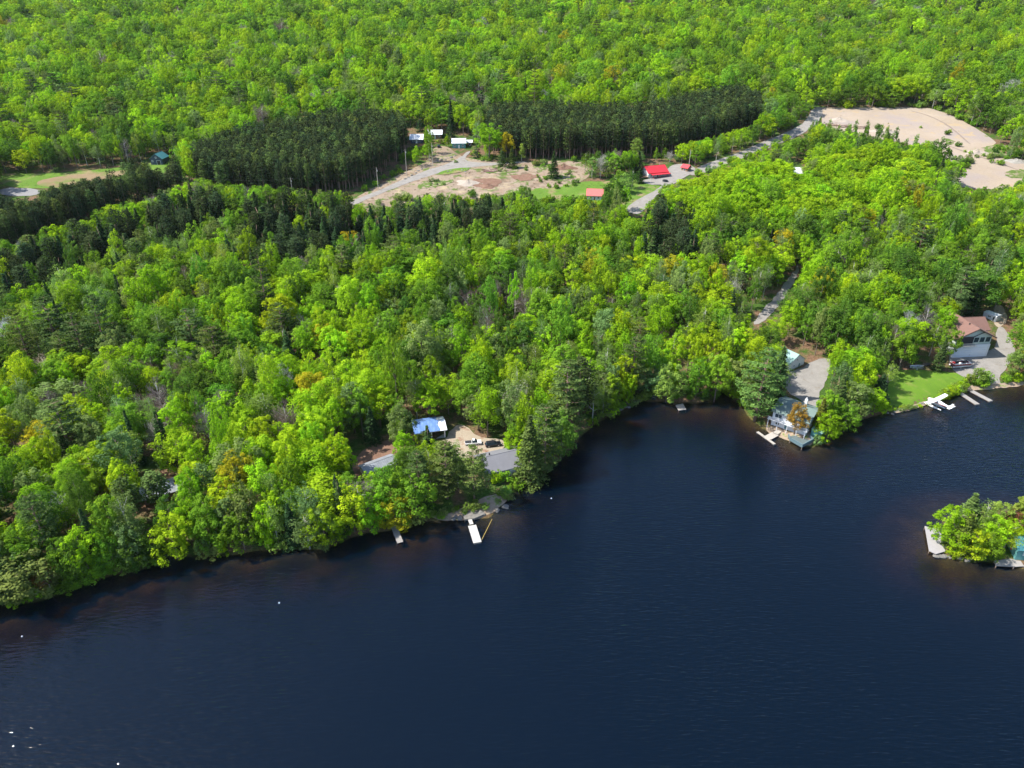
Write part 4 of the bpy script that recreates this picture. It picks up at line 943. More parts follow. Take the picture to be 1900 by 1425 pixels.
def make_species(kind, v, lod):
    """returns (trunk MB, crown quads, shade, trunk material, leaf kind)"""
    rng = np.random.default_rng(1000 + v * 17 + len(kind) * 101 + lod * 7)
    near = lod == 0; q = {0: 1.0, 1: .5, 2: .3}[lod]; ls = {0: 1.0, 1: 1.35, 2: 1.8}[lod]
    if kind == 'broadleaf':
        H_ = rng.uniform(14.5, 17.5); R = rng.uniform(3.7, 4.7); base = H_ * rng.uniform(.16, .3)
        nc = int(95 * (q if near else q ** .5)); per = int(54 * (1 if near else q ** .5))
        V, sh, c = blob_crown(rng, H_, R, base, nc, per, .40 * ls * (1 if near else .95), jitter=.36 if near else .2, clump_r=rng.uniform(.19, .27) * (1 if near else 1.12), egg=rng.uniform(.0, .28), lobes=rng.uniform(.18, .36), fill=.28)
        return trunk_mb(rng, H_, .2, .85, limbs_to(rng, c, H_, 12 if near else 3, .09, H_ * .2)), V, sh, M_trunk, 'L'
    if kind == 'shore':          # full foliage down to the water, leaning out
        H_ = rng.uniform(10.5, 14.5); R = rng.uniform(3.4, 4.3); base = .4
        V, sh, c = blob_crown(rng, H_, R, base, 110, 40, .42 * ls, clump_r=.2, egg=rng.uniform(-.05, .15), lobes=.3, fill=.25)
        return trunk_mb(rng, H_, .17, .85, limbs_to(rng, c, H_, 12, .08, 1.0)), V, sh, M_trunk, 'L'
    if kind == 'birch':          # feathery, thin young leaves on pale limbs
        H_ = rng.uniform(13.5, 17); R = rng.uniform(2.5, 3.3); base = H_ * .22
        V, sh, c = blob_crown(rng, H_, R, base, int(85 * q ** .5), int(34 * q ** .5), .30 * ls * 1.1, clump_r=.3, egg=.1, lobes=.3, fill=.45, jitter=1.2)
        return trunk_mb(rng, H_, .15, .93, limbs_to(rng, c, H_, 22 if near else 4, .06, H_ * .25)), V, sh, M_birch, 'L'
    if kind == 'redpine':        # plantation pine: tall bare stem, dense tufted head
        H_ = rng.uniform(17, 20); R = rng.uniform(2.3, 2.9); base = H_ * rng.uniform(.28, .4)
        V, sh, e = layered_crown(rng, H_, R, base, int(13 * (1 if near else .85)), 7 if near else 6, int(30 * q), .40 * ls, cone=0, droop=-.05, flat=.9, plume=.4)
        return trunk_mb(rng, H_, .17, .98), V, sh, M_pinebark, 'N'
    if kind == 'whitepine':      # big pine with layered horizontal plumes
        H_ = rng.uniform(19, 23); R = rng.uniform(4.0, 5.0); base = H_ * .16
        V, sh, e = layered_crown(rng, H_, R, base, 11, 8, int(120 * q), .36 * ls, cone=0, droop=-.02, flat=.2, plume=.2, gap=.12)
        lim = [(tuple(a), tuple(a + (b - a) * .9), .07) for a, b in e[::2]] if near else []
        return trunk_mb(rng, H_, .3, .97, lim), V, sh, M_pinebark, 'N'
    if kind == 'spruce':
        H_ = rng.uniform(13, 16.5); R = rng.uniform(2.1, 2.7); base = H_ * .05
        V, sh, e = layered_crown(rng, H_, R, base, int(22 * (1 if near else .7)), 9 if near else 7, int(30 * q), .34 * ls, cone=1, droop=.28, flat=.3, plume=.22)
        return trunk_mb(rng, H_, .16, .98), V, sh, M_pinebark, 'N'
    if kind == 'bare':           # no leaves yet: a haze of fine twigs
        H_ = rng.uniform(12.5, 16); R = rng.uniform(2.8, 3.7); base = H_ * .25
        nc = 70; V, sh, c = blob_crown(rng, H_, R, base, nc, 4, .1, clump_r=.3, lobes=.25, fill=.4)
        n = int(2300 * q); i = rng.integers(len(c), size=n); p = c[i] + rng.normal(size=(n, 3)) * R * .17; out = unit(p - np.array([0, 0, H_ * .35]) + rng.normal(size=(n, 3)) * R * .5)
        nr = unit(np.cross(out, rng.normal(size=(n, 3)))); V = quads(p, nr, .11 * ls, 9.0 / ls, rng, ax=out * 3)
        return trunk_mb(rng, H_, .17, .9, limbs_to(rng, c, H_, 34 if near else 6, .07, H_ * .2)), V, rng.uniform(0, 1, n), M_birch, 'L'
    if kind == 'bush':
        H_ = rng.uniform(2.6, 4.0); R = rng.uniform(1.6, 2.2)
        V, sh, c = blob_crown(rng, H_, R, .1, int(46 * q ** .5), int(26 * q ** .5), .36 * ls, clump_r=.3, lobes=.3, fill=.3)
        return trunk_mb(rng, H_, .07, .7, limbs_to(rng, c, H_, 8, .04, .2)), V, sh, M_trunk, 'L'
    if kind == 'sapling':        # slim upright young tree
        H_ = rng.uniform(7, 9.5); R = rng.uniform(1.3, 1.8)
        V, sh, c = blob_crown(rng, H_, R, .8, int(60 * q ** .5), int(28 * q ** .5), .34 * ls, clump_r=.34, lobes=.3, fill=.4, jitter=.9, egg=.25)
        return trunk_mb(rng, H_, .09, .92, limbs_to(rng, c, H_, 8, .04, .8)), V, sh, M_birch, 'L'

NVAR = dict(broadleaf=8, shore=4, birch=4, redpine=4, whitepine=3, spruce=4, bare=3, bush=3, sapling=3)
PROTO = {}
def proto(kind, v):
    if (kind, v) not in PROTO:
        t, V, sh, bark, lk = make_species(kind, v, 0)
        me = crown_mesh('crown', V, sh, (ML if lk == 'L' else MN)[False])
        tm = bpy.data.meshes.new('trunk'); tm.from_pydata(t.V, [], t.F); tm.materials.append(bark)
        tm.polygons.foreach_set('use_smooth', [True] * len(tm.polygons)); zs = V[:, :, 2].max(); rs = np.percentile(np.hypot(V[:, :, 0], V[:, :, 1]), 96)
        PROTO[(kind, v)] = (me, tm, float(zs), float(rs))
    return PROTO[(kind, v)]
MASSP = {}
def mass_proto(kind, v, lod):
    k = (kind, v, lod)
    if k not in MASSP:
        t, V, sh, bark, lk = make_species(kind, v, lod)
        n = len(V); nv = len(t.V); co = np.concatenate([V.reshape(-1, 3), np.array(t.V)])
        F = [tuple(range(4 * i, 4 * i + 4)) for i in range(n)] + [tuple(i + 4 * n for i in f) for f in t.F]
        me = bpy.data.meshes.new('tree_form'); me.from_pydata([tuple(c) for c in co], [], F)
        me.materials.append((ML if lk == 'L' else MN)[True]); me.materials.append(bark)
        mi = np.zeros(len(F), np.int32); mi[n:] = 1; me.polygons.foreach_set('material_index', mi)
        a = me.attributes.new('shade', 'FLOAT', 'FACE'); s_ = np.full(len(F), .5, np.float32); s_[:n] = sh; a.data.foreach_set('value', s_)
        o = bpy.data.objects.new('form_%s_%d_%d' % k, me); zs = V[:, :, 2].max(); rs = np.percentile(np.hypot(V[:, :, 0], V[:, :, 1]), 96)
        MASSP[k] = (o, float(zs), float(rs))
    return MASSP[k]
DIM = dict(broadleaf=(16, 4.2), shore=(12.5, 3.9), birch=(15.2, 3.0), redpine=(18.5, 2.6), whitepine=(21, 4.6), spruce=(14.7, 2.3), bare=(14.2, 3.3), bush=(3.3, 1.9), sapling=(8.2, 1.6))

# ---------------------------------------------------------------- where each kind grows (outlines traced on the ground map of the photograph)
def poly(*p): return np.array(p, float)
Z_PINE = [poly((362, 305), (380, 262), (450, 240), (540, 218), (620, 205), (700, 205), (742, 206), (756, 240), (752, 290), (700, 330), (640, 352), (560, 345), (440, 335), (368, 330)),
          poly((905, 218), (930, 190), (1050, 192), (1200, 195), (1290, 165), (1370, 158), (1405, 190), (1402, 225), (1330, 248), (1240, 270), (1100, 275), (1000, 278), (908, 262)),
          poly((-60, 375), (0, 362), (130, 332), (250, 308), (348, 322), (352, 335), (200, 376), (100, 412), (0, 442), (-60, 460))]
Z_PBASE = [poly((360, 352), (372, 314), (450, 290), (540, 268), (620, 254), (742, 254), (757, 284), (700, 334), (640, 356), (560, 371), (440, 364)),
           poly((905, 242), (930, 238), (1050, 238), (1200, 240), (1290, 212), (1370, 204), (1406, 215), (1404, 242), (1330, 270), (1240, 290), (1100, 294), (1000, 298), (910, 292)),
           poly((-60, 430), (0, 416), (130, 386), (250, 360), (345, 347), (352, 360), (200, 412), (100, 450), (0, 484), (-60, 505))]
Z_SPR = [poly((0, 480), (100, 446), (200, 408), (352, 352), (430, 368), (425, 400), (300, 430), (180, 470), (80, 520), (0, 540)),
         poly((455, 440), (455, 375), (560, 368), (640, 378), (760, 382), (880, 372), (965, 375), (960, 400), (860, 420), (740, 440), (640, 450), (560, 470), (470, 470)),
         poly((1190, 480), (1190, 370), (1250, 355), (1290, 375), (1300, 420), (1290, 480))]
Z_MIX = [poly((0, 470), (200, 430), (430, 380), (560, 440), (500, 480), (300, 510), (120, 560), (0, 560))]
Z_MAPLE = [poly((1185, 345), (1260, 322), (1400, 300), (1500, 290), (1640, 270), (1720, 285), (1735, 370), (1500, 400), (1300, 400), (1220, 380))]
Z_BARE = [poly((830, 540), (960, 480), (990, 560), (960, 640), (870, 620)), poly((60, 700), (360, 640), (380, 740), (100, 760))]
Z_YEL = [poly((420, 720), (560, 600), (700, 640), (640, 800), (520, 980), (380, 1000), (300, 1020), (260, 960), (330, 860)), poly((1150, 520), (1450, 400), (1500, 460), (1400, 620), (1250, 640)), poly((1180, 300), (1720, 280), (1730, 400), (1250, 420)), poly((0, 680), (140, 700), (120, 860), (0, 900))]
# parts of the picture that trees must leave in view
KEEP = [[(0, 350), (70, 351), (70, 361), (0, 363)], [(60, 342), (90, 330), (160, 322), (215, 316), (150, 328), (90, 342)], [(0, 324), (130, 322), (235, 312), (225, 317), (130, 333), (80, 345), (0, 346)],
        [(700, 350), (745, 325), (800, 303), (812, 275), (838, 276), (862, 292), (905, 299), (1030, 300), (1010, 330), (940, 338), (860, 352), (780, 350), (740, 348), (700, 362)],
        [(640, 378), (700, 356), (740, 350), (800, 345), (860, 350), (850, 358), (780, 358), (700, 372)],
        [(840, 350), (900, 340), (960, 345), (955, 352), (880, 362), (845, 362)], [(1035, 300), (1085, 302), (1080, 325), (1040, 328)],
        [(985, 352), (1045, 340), (1100, 340), (1090, 352), (1060, 366), (1010, 368)],
        P_redyard, [(1195, 300), (1238, 296), (1242, 332), (1188, 336)], [(1260, 302), (1280, 302), (1278, 320), (1262, 320)], [(1086, 344), (1118, 344), (1118, 368), (1090, 366)],
        P_pitroad, [(1512, 201), (1728, 203), (1760, 214), (1830, 252), (1850, 268), (1818, 274), (1760, 266), (1720, 258), (1690, 264), (1640, 254), (1610, 244), (1560, 236), (1535, 222)],
        [(1755, 266), (1830, 282), (1898, 302), (1898, 330), (1840, 322), (1790, 300), (1752, 290)], [(1785, 325), (1850, 312), (1890, 330), (1850, 345), (1790, 345)],
        [(759, 245), (786, 245), (786, 268), (759, 268)], [(808, 240), (826, 240), (826, 256), (808, 256)], [(836, 250), (877, 250), (877, 277), (836, 277)],
        [(276, 284), (308, 284), (308, 308), (276, 308)], [(1475, 302), (1494, 302), (1494, 316), (1475, 316)],
        [(1484, 488), (1486, 512), (1468, 548), (1440, 582), (1402, 606), (1394, 598), (1412, 572), (1436, 545), (1460, 512)],
        [(766, 776), (824, 768), (842, 794), (832, 815), (800, 815), (790, 800), (770, 796)], [(832, 792), (872, 800), (886, 813), (938, 816), (936, 826), (905, 834), (868, 836), (834, 836), (845, 812)],
        [(903, 838), (944, 826), (942, 850), (930, 868), (915, 862), (905, 850)], [(672, 864), (720, 838), (735, 850), (692, 873)],
        [(279, 905), (326, 888), (330, 896), (322, 908), (290, 917)], [(1470, 648), (1494, 648), (1494, 690), (1464, 692)],
        [(1468, 692), (1500, 676), (1530, 668), (1538, 682), (1520, 728), (1500, 728), (1470, 706)],
        [(1434, 744), (1460, 728), (1497, 727), (1518, 745), (1502, 782), (1494, 806), (1428, 786)], [(1405, 800), (1425, 793), (1450, 800), (1458, 815), (1442, 826), (1425, 822)],
        [(1460, 812), (1508, 818), (1508, 832), (1487, 838), (1462, 824)],
        [(1662, 692), (1720, 690), (1790, 698), (1800, 706), (1770, 724), (1735, 738), (1700, 746), (1660, 752), (1650, 738), (1656, 715)],
        [(1780, 580), (1812, 590), (1848, 596), (1852, 628), (1842, 640), (1846, 662), (1800, 668), (1796, 684), (1768, 684), (1774, 640)],
        [(1802, 666), (1856, 662), (1856, 690), (1850, 718), (1838, 718), (1832, 702), (1802, 700)], [(1840, 636), (1868, 632), (1868, 656), (1845, 660)], [(1690, 676), (1722, 672), (1722, 688), (1690, 688)],
        [(1844, 576), (1860, 580), (1858, 600), (1846, 598)], [(1246, 617), (1253, 617), (1251, 660), (1245, 660)], [(752, 285), (757, 285), (757, 328), (752, 328)],
        [(1698, 738), (1770, 738), (1770, 778), (1698, 778)], [(1780, 728), (1842, 728), (1842, 756), (1780, 756)], [(866, 958), (895, 958), (895, 1010), (866, 1010)], [(728, 980), (748, 980), (748, 1008), (735, 1008)],
        [(1714, 978), (1738, 986), (1742, 1030), (1716, 1030)], [(1850, 1044), (1896, 1042), (1896, 1056), (1850, 1056)], [(1888, 992), (1900, 992), (1900, 1040), (1884, 1034)],
        [(900, 902), (925, 900), (950, 906), (925, 930), (905, 950), (885, 950), (888, 925)]]
KEEP = [np.array(k, float) for k in KEEP]
for k in KEEP: pass

PAL = {   # base colours of leaves (measured tones of spring foliage), with the words used to describe them
 'lime': ((.262, .440, .016), 'lime green'), 'green': ((.165, .305, .024), 'mid green'), 'deep': ((.098, .190, .024), 'deep green'),
 'yellow': ((.300, .440, .018), 'yellow green'), 'gold': ((.380, .360, .020), 'golden yellow'), 'pale': ((.215, .325, .060), 'pale green'),
 'sage': ((.185, .265, .075), 'sage green'), 'orange': ((.34, .21, .035), 'orange brown'), 'rust': ((.24, .105, .055), 'rusty red'),
 'silver': ((.30, .33, .24), 'silvery grey'), 'twig': ((.20, .16, .14), 'greyish purple'), 'palewood': ((.42, .41, .36), 'pale grey'),
 'pine': ((.044, .068, .026), 'dark green'), 'pine2': ((.092, .140, .036), 'olive green'), 'plume': ((.098, .145, .028), 'light green'),
 'spruce': ((.038, .075, .026), 'blackish green'), 'spruce2': ((.058, .105, .030), 'dark green')}

def any_in(polys, x, y):
    r = np.zeros(np.shape(x), bool)
    for p in polys: r |= inside(p, x, y)
    return r

HW = []          # building and platform footprints kept free of stems
for o in list(SC.objects):
    if o.parent is None and o.get('category') in ('house', 'shed', 'camper', 'garage', 'cottage', 'hut', 'cabin', 'barn'):
        HW.append((o.location.x, o.location.y, 8.5 if o['category'] == 'house' else 5.5))
    elif o.parent is None and o.get('category') in ('car', 'pickup truck', 'pontoon boat', 'boat', 'utility pole', 'seaplane', 'picnic table', 'trough'):
        HW.append((o.location.x, o.location.y, 2.6))
HW = np.array(HW)

def choose(rng, px, py, x, y, d, isl):
    """kind and palette entry for a tree whose crown shows at (px, py)"""
    n = len(px); kind = np.full(n, 'broadleaf', object); pal = np.full(n, 'green', object); u = rng.random(n); v = rng.random(n)
    hill = y > 560
    patch = wav(x, y, 23, 1.1) + .6 * wav(x, y, 9, 2.0)
    # broadleaf colours vary by patches
    w_ = (rng.normal(0, .8, n) + .62 * patch).argsort().argsort() / n
    pal[:] = np.where(w_ < .19, 'deep', np.where(w_ < .54, 'green', np.where(w_ < .87, 'lime', 'yellow'))); pal[v > .95] = 'sage'
    m = any_in(Z_YEL, px, py); pal[m & (v < .34)] = 'yellow'; pal[m & (v < .06)] = 'gold'; pal[m & (v > .5) & (v < .8)] = 'lime'
    h = hill & (pal == 'deep') & (v < .5); pal[h] = 'green'
    rare = (u > .988); pal[rare] = np.where(v[rare] < .25, 'gold', 'sage')
    m = (u < np.where(hill, .05, .15)); kind[m] = 'birch'; pal[m] = np.where(v[m] < .55, 'pale', 'sage')
    m = (u > .15) & (u < np.where(hill, .163, .195)); kind[m] = 'spruce'; pal[m] = np.where(v[m] < .6, 'spruce', 'spruce2')
    m = (u > .195) & (u < np.where(hill, .198, .22)); kind[m] = 'whitepine'; pal[m] = 'pine2'
    m = (u > .22) & (u < np.where(hill, .246, .245)); kind[m] = 'bare'; pal[m] = np.where(v[m] < .7, 'twig', 'palewood')
    z = any_in(Z_MIX, px, py); m = z & (u < .3); kind[m] = 'birch'; pal[m] = 'pale'; m = z & (u > .3) & (u < .5); kind[m] = 'spruce'; pal[m] = 'spruce2'; m = z & (u > .5) & (u < .58); kind[m] = 'redpine'; pal[m] = 'pine2'
    z = any_in(Z_SPR, px, py); m = z & (u < .64); kind[m] = 'spruce'; pal[m] = np.where(v[m] < .5, 'spruce', 'spruce2'); m = z & (u > .64) & (u < .90); kind[m] = 'redpine'; pal[m] = 'pine'
    z = any_in(Z_BARE, px, py); m = z & (u < .3); kind[m] = 'bare'; pal[m] = 'twig'; m = z & (u > .3) & (u < .55); pal[m] = 'sage'; kind[m] = 'birch'
    z = any_in(Z_MAPLE, px, py) & (u < .9); kind[z] = 'broadleaf'; pal[z] = np.where(v[z] < .36, 'yellow', np.where(v[z] < .9, 'lime', 'green'))
    # trees at the water's edge
    m = (d < 6) & (kind == 'broadleaf'); kind[m] = 'shore'; m2 = m & (v < .3); pal[m2] = 'sage'
    return kind, pal

T_ = []   # every tree: x, y, z, kind, pal, scale_xy, scale_z, rot, variant
LAND = []
def fixed(px, py, kind, pal_, hgt, rad, v=0, label=None, vis=None):
    p = G(px, py); H0, R0 = DIM[kind]
    T_.append(dict(x=p.x, y=p.y, z=p.z - .15, kind=kind, pal=pal_, sxy=rad / R0, sz=hgt / H0, rot=random.uniform(0, 6.28), v=v, label=label, fixed=True))
# trees that stand out in the photograph (foot of the trunk, height, crown radius)
random.seed(9)
fixed(1400, 781, 'whitepine', 'plume', 26, 7.0, 0, 'tall layered white pine leaning over the water beside the lake house')
fixed(1436, 742, 'spruce', 'spruce2', 20, 3.6, 0, 'dark spruce squeezed between the layered pine and the lake house')
fixed(1473, 806, 'broadleaf', 'orange', 11.5, 3.4, 1, 'small orange brown tree in front of the lake house wall')
fixed(1532, 815, 'shore', 'lime', 10, 4.6, 0, 'bright bushy tree at the point right of the railed deck')
fixed(1516, 800, 'spruce', 'plume', 12, 2.8, 1, 'bluish spruce against the porch of the lake house')
fixed(1548, 772, 'spruce', 'pine2', 15, 3.6, 2, 'olive spruce right of the lake house driveway')
fixed(1565, 800, 'shore', 'green', 11, 4.2, 1); fixed(1592, 770, 'broadleaf', 'green', 12, 4.0, 2); fixed(1620, 765, 'shore', 'lime', 9, 3.6, 2)
fixed(1050, 812, 'whitepine', 'pine2', 27, 5.8, 1, 'tallest dark pine of the group on the wooded point')
fixed(1072, 790, 'redpine', 'pine', 25, 4.6, 1, 'dense dark pine behind the tallest one on the wooded point')
fixed(1010, 880, 'whitepine', 'pine2', 23, 5.0, 2, 'broad olive pine at the outer tip of the wooded point')
fixed(982, 893, 'spruce', 'pine2', 22, 4.6, 0, 'drooping light barked spruce beside the grey roofed cottage')
fixed(1040, 850, 'shore', 'deep', 17, 5.0, 3, 'deep green rounded tree on the shore of the wooded point')
fixed(958, 805, 'birch', 'silver', 19, 4.6, 0, 'big silvery grey tree standing behind the parked vehicles')
fixed(905, 812, 'broadleaf', 'lime', 19, 5.2, 0, 'tall bright tree right behind the sandy parking yard')
fixed(862, 778, 'broadleaf', 'green', 15, 4.4, 5); fixed(738, 822, 'broadleaf', 'green', 9, 2.8, 4); fixed(792, 848, 'whitepine', 'pine2', 9, 2.4, 1); fixed(752, 868, 'broadleaf', 'lime', 12, 3.6, 6); fixed(918, 893, 'bush', 'lime', 4, 2.4, 0); fixed(842, 872, 'birch', 'pale', 10, 3.0, 0); fixed(797, 866, 'spruce', 'spruce2', 14, 2.6, 1, 'slim dark spruce in front of the open garage')
fixed(880, 925, 'whitepine', 'pine2', 17, 4.3, 0, 'tufted pine overlapping the grey roofed cottage'); fixed(830, 925, 'whitepine', 'pine2', 18, 4.4, 1, 'tufted pine behind the shore between both docks')
fixed(780, 930, 'whitepine', 'pine2', 16, 3.8, 2, 'tufted pine nearest the low silver shed'); fixed(850, 905, 'birch', 'pale', 11, 3.0, 1, 'pale thin tree between the two tufted pines')
fixed(735, 977, 'shore', 'gold', 9, 5.0, 0, 'golden yellow tree spreading over the old narrow dock')
fixed(690, 984, 'shore', 'lime', 12, 4.6, 1); fixed(330, 1036, 'shore', 'yellow', 14, 5.4, 2, 'brightest yellow green tree on the left shore')
fixed(420, 965, 'broadleaf', 'orange', 9, 2.6, 3, 'small orange tree among the green on the left shore')
fixed(455, 1020, 'shore', 'green', 12, 4.4, 3); fixed(575, 1018, 'birch', 'sage', 12, 4.2, 2, 'greyish drooping tree at the water right of the yellow green trees')
fixed(95, 1095, 'bare', 'rust', 9, 3.6, 1, 'reddish brown twiggy tree near the left end of the shore')
fixed(250, 975, 'redpine', 'pine2', 15, 3.6, 0, 'feathery pine in front of the dark cottage'); fixed(300, 950, 'redpine', 'pine2', 13, 3.2, 2, 'feathery pine overlapping the dark cottage roof')
fixed(395, 960, 'redpine', 'pine2', 17, 3.2, 3, 'leaning sage coloured pine right of the dark cottage'); fixed(225, 930, 'broadleaf', 'gold', 10, 3.2, 4)
fixed(1235, 745, 'shore', 'pale', 15, 5.6, 1, 'large drooping pale green tree on the cove bank'); fixed(1290, 738, 'shore', 'green', 15, 5.0, 2)
fixed(1325, 745, 'broadleaf', 'green', 18, 5.2, 6); fixed(1395, 700, 'broadleaf', 'yellow', 16, 4.6, 7, 'yellow green tree hiding one end of the white shed')
fixed(1435, 690, 'broadleaf', 'yellow', 12, 3.6, 0); fixed(1675, 640, 'bare', 'palewood', 15, 3.9, 2, 'pale leafless grey tree uphill from the lawn')
fixed(20, 655, 'bare', 'palewood', 15, 4.6, 0, 'whitish leafless tree at the left edge of the forest')
fixed(1862, 200, 'birch', 'silver', 20, 7.5, 1, 'silvery tree on the slope beyond the sand pit'); fixed(1500, 190, 'spruce', 'spruce2', 17, 4, 1)
fixed(908, 297, 'broadleaf', 'lime', 22, 9.0, 3, 'big rounded tree standing alone at the head of the gravel road'); fixed(940, 298, 'broadleaf', 'gold', 17, 5.0, 4, 'gold tipped tree behind the big rounded roadside tree')
fixed(888, 262, 'broadleaf', 'yellow', 17, 5.0, 5); fixed(838, 262, 'spruce', 'spruce', 26, 3.6, 0, 'tall narrow dark spruce rising behind the white roofed huts')
fixed(797, 300, 'sapling', 'green', 17, 2.6, 0, 'slim green tree half hiding the middle white roof'); fixed(1027, 330, 'spruce', 'spruce2', 15, 3.4, 2, 'lone dark conifer in the middle of the clearing')
fixed(932, 312, 'spruce', 'spruce2', 12, 3.2, 3); fixed(950, 312, 'spruce', 'spruce2', 13, 3.0, 0); fixed(968, 300, 'sapling', 'pale', 11, 2.6, 1)
fixed(1187, 340, 'spruce', 'spruce2', 11, 2.2, 1, 'dark young spruce at the corner of the red roofed house'); fixed(1180, 300, 'broadleaf', 'pale', 14, 4.6, 6)
for i, (a, b, h_, r_) in enumerate([(1085, 322, 13, 3.4), (1098, 330, 12, 3.6), (1112, 326, 12, 3.6), (1125, 330, 10, 3.0), (1140, 322, 11, 3.2), (1150, 330, 9, 3.0), (1142, 362, 10, 4.0), (1158, 358, 11, 4.0), (1172, 350, 11, 3.6), (1150, 345, 9, 3.4)]):
    fixed(a, b, 'sapling' if i % 2 else 'birch', ('green', 'pale', 'deep')[i % 3], h_, r_, i % 3)
for i, (a, b) in enumerate([(1735, 315), (1722, 320), (1745, 325)]): fixed(a, b, 'sapling', 'deep', 19, 3.4, i, 'tall dense deep green tree beside the end of the sand pit' if i == 0 else None)
fixed(1735, 352, 'spruce', 'pine', 17, 4.0, 2, 'blackish conifer below the end of the sand pit')
for a, b, h_ in ((1708, 238, 2.0), (1757, 250, 3.5), (1777, 272, 3.6), (1762, 246, 2.5), (1800, 286, 2.5), (1628, 240, 4.2), (1790, 283, 2.0)): fixed(a, b, 'bush', 'yellow' if h_ < 3 else 'deep', h_, h_ * .6, 0)
# the island
for i, (a, b, k_, c_, h_, r_) in enumerate([(1758, 1012, 'shore', 'lime', 12, 4.6), (1785, 985, 'spruce', 'pine2', 12, 3.4), (1780, 1018, 'spruce', 'plume', 11, 3.2), (1800, 1030, 'shore', 'yellow', 8, 3.8), (1822, 1036, 'shore', 'green', 8.5, 3.8),
        (1815, 990, 'birch', 'pale', 10, 3.6), (1845, 985, 'shore', 'pale', 9, 3.6), (1868, 988, 'birch', 'rust', 8, 2.4), (1838, 1012, 'shore', 'lime', 9, 3.6), (1862, 1018, 'birch', 'yellow', 8, 3.2), (1890, 985, 'shore', 'pale', 11, 3.8), (1925, 1000, 'shore', 'green', 12, 4.2), (1960, 1000, 'shore', 'pale', 12, 4.2), (1985, 985, 'birch', 'green', 10, 3.6), (1950, 1035, 'shore', 'green', 8, 3.6), (1985, 1025, 'bush', 'pale', 4, 2.5), (1930, 965, 'shore', 'lime', 9, 3.6), (1935, 1045, 'bush', 'green', 3.5, 2.2), (1875, 1005, 'shore', 'yellow', 7, 3.0), (1768, 1030, 'bush', 'yellow', 3, 2)]):
    fixed(a, b, k_, c_, h_, r_, i % 3)
# shrubs along the lawn, the drive and the clearing
rb = np.random.default_rng(21)
def shrubs(path, n, spread, h, cols, kind='bush'):
    P = np.array(path, float)
    for i in range(n):
        t = rb.uniform(0, len(P) - 1.001); k = int(t); q = P[k] + (P[k + 1] - P[k]) * (t - k) + rb.normal(size=2) * spread; hh = h * rb.uniform(.6, 1.3)
        kk = DIM[kind]; fixed(q[0], q[1], kind, cols[int(rb.integers(len(cols)))], hh, hh * kk[1] / kk[0] * rb.uniform(.9, 1.3) if kind == 'bush' else kk[1] * rb.uniform(.9, 1.3), int(rb.integers(3)))
shrubs([(1735, 745), (1760, 735), (1782, 722)], 16, 4, 3.0, ['lime', 'yellow', 'pale'])
shrubs([(1795, 712), (1812, 712), (1830, 714)], 9, 3, 3.6, ['green', 'pale'])
fixed(1812, 712, 'sapling', 'pale', 6.5, 2.8, 1, 'leafy sapling on the bank above the twin docks')
shrubs([(1660, 762), (1700, 757), (1735, 748)], 14, 3, 1.6, ['pale', 'sage', 'yellow'])
shrubs([(1862, 705), (1900, 700)], 10, 4, 2.6, ['yellow', 'green', 'pale'])
fixed(1885, 700, 'broadleaf', 'pale', 11, 5.0, 2, 'wide pale green tree right of the gravel boat yard'); fixed(1905, 690, 'broadleaf', 'gold', 9, 4.0, 3)
fixed(1748, 672, 'broadleaf', 'green', 15, 4.4, 2, 'bright broadleaf tree overlapping the left wall of the brown roofed house'); fixed(1738, 640, 'broadleaf', 'lime', 16, 4.6, 5)
fixed(1892, 630, 'broadleaf', 'sage', 11, 4.6, 1)
shrubs([(960, 360), (1010, 372), (1080, 376), (1150, 385)], 20, 5, 3.5, ['green', 'lime', 'deep'])
shrubs([(845, 300), (875, 284), (905, 300), (960, 300)], 16, 2.5, 2.4, ['green', 'yellow', 'pale'])
shrubs([(1000, 335), (1040, 346), (1085, 338)], 12, 4, 2.6, ['deep', 'green'])
shrubs([(700, 380), (760, 372), (850, 372), (940, 364)], 22, 4, 3.4, ['green', 'pale', 'deep'])
shrubs([(1285, 330), (1330, 315), (1400, 292), (1460, 270)], 30, 4, 4.0, ['green', 'pale', 'lime'])
shrubs([(1250, 345), (1230, 362), (1205, 385)], 12, 4, 3.0, ['green', 'lime'])
shrubs([(1250, 300), (1320, 292), (1400, 262), (1450, 240), (1490, 215)], 26, 3, 4.5, ['green', 'pale', 'sage'])
shrubs([(1370, 280), (1400, 262), (1440, 245), (1480, 225)], 16, 4, 10, ['green', 'pale'], 'sapling')
shrubs([(1500, 262), (1560, 268), (1640, 275), (1690, 280)], 40, 5, 12, ['pale', 'green', 'deep'], 'sapling')
shrubs([(1540, 200), (1640, 198), (1730, 199), (1830, 240)], 26, 2, 5, ['green', 'yellow', 'pale'])
shrubs([(1755, 305), (1800, 300), (1850, 290), (1895, 285)], 30, 6, 3, ['green', 'sage', 'pale'])
shrubs([(1752, 318), (1775, 322), (1800, 300)], 14, 4, 3.5, ['green', 'deep', 'sage'])
shrubs([(1835, 280), (1870, 284), (1900, 286)], 18, 4, 3.5, ['green', 'sage', 'deep'])
shrubs([(910, 316), (950, 314), (1030, 306)], 16, 3, 2.0, ['sage', 'green'])
shrubs([(780, 344), (830, 338), (1030, 328), (1060, 326)], 18, 5, 1.8, ['green', 'sage'])
shrubs([(745, 300), (760, 290), (790, 280)], 14, 5, 3, ['green', 'lime'])
shrubs([(985, 312), (1010, 306), (1040, 330)], 8, 3, 3, ['sage', 'green'])
shrubs([(800, 958), (850, 950), (930, 925), (945, 915)], 30, 5, 2.0, ['green', 'pale', 'sage'])
shrubs([(1150, 765), (1200, 735), (1300, 735), (1350, 728)], 22, 4, 2.4, ['green', 'pale', 'deep'])

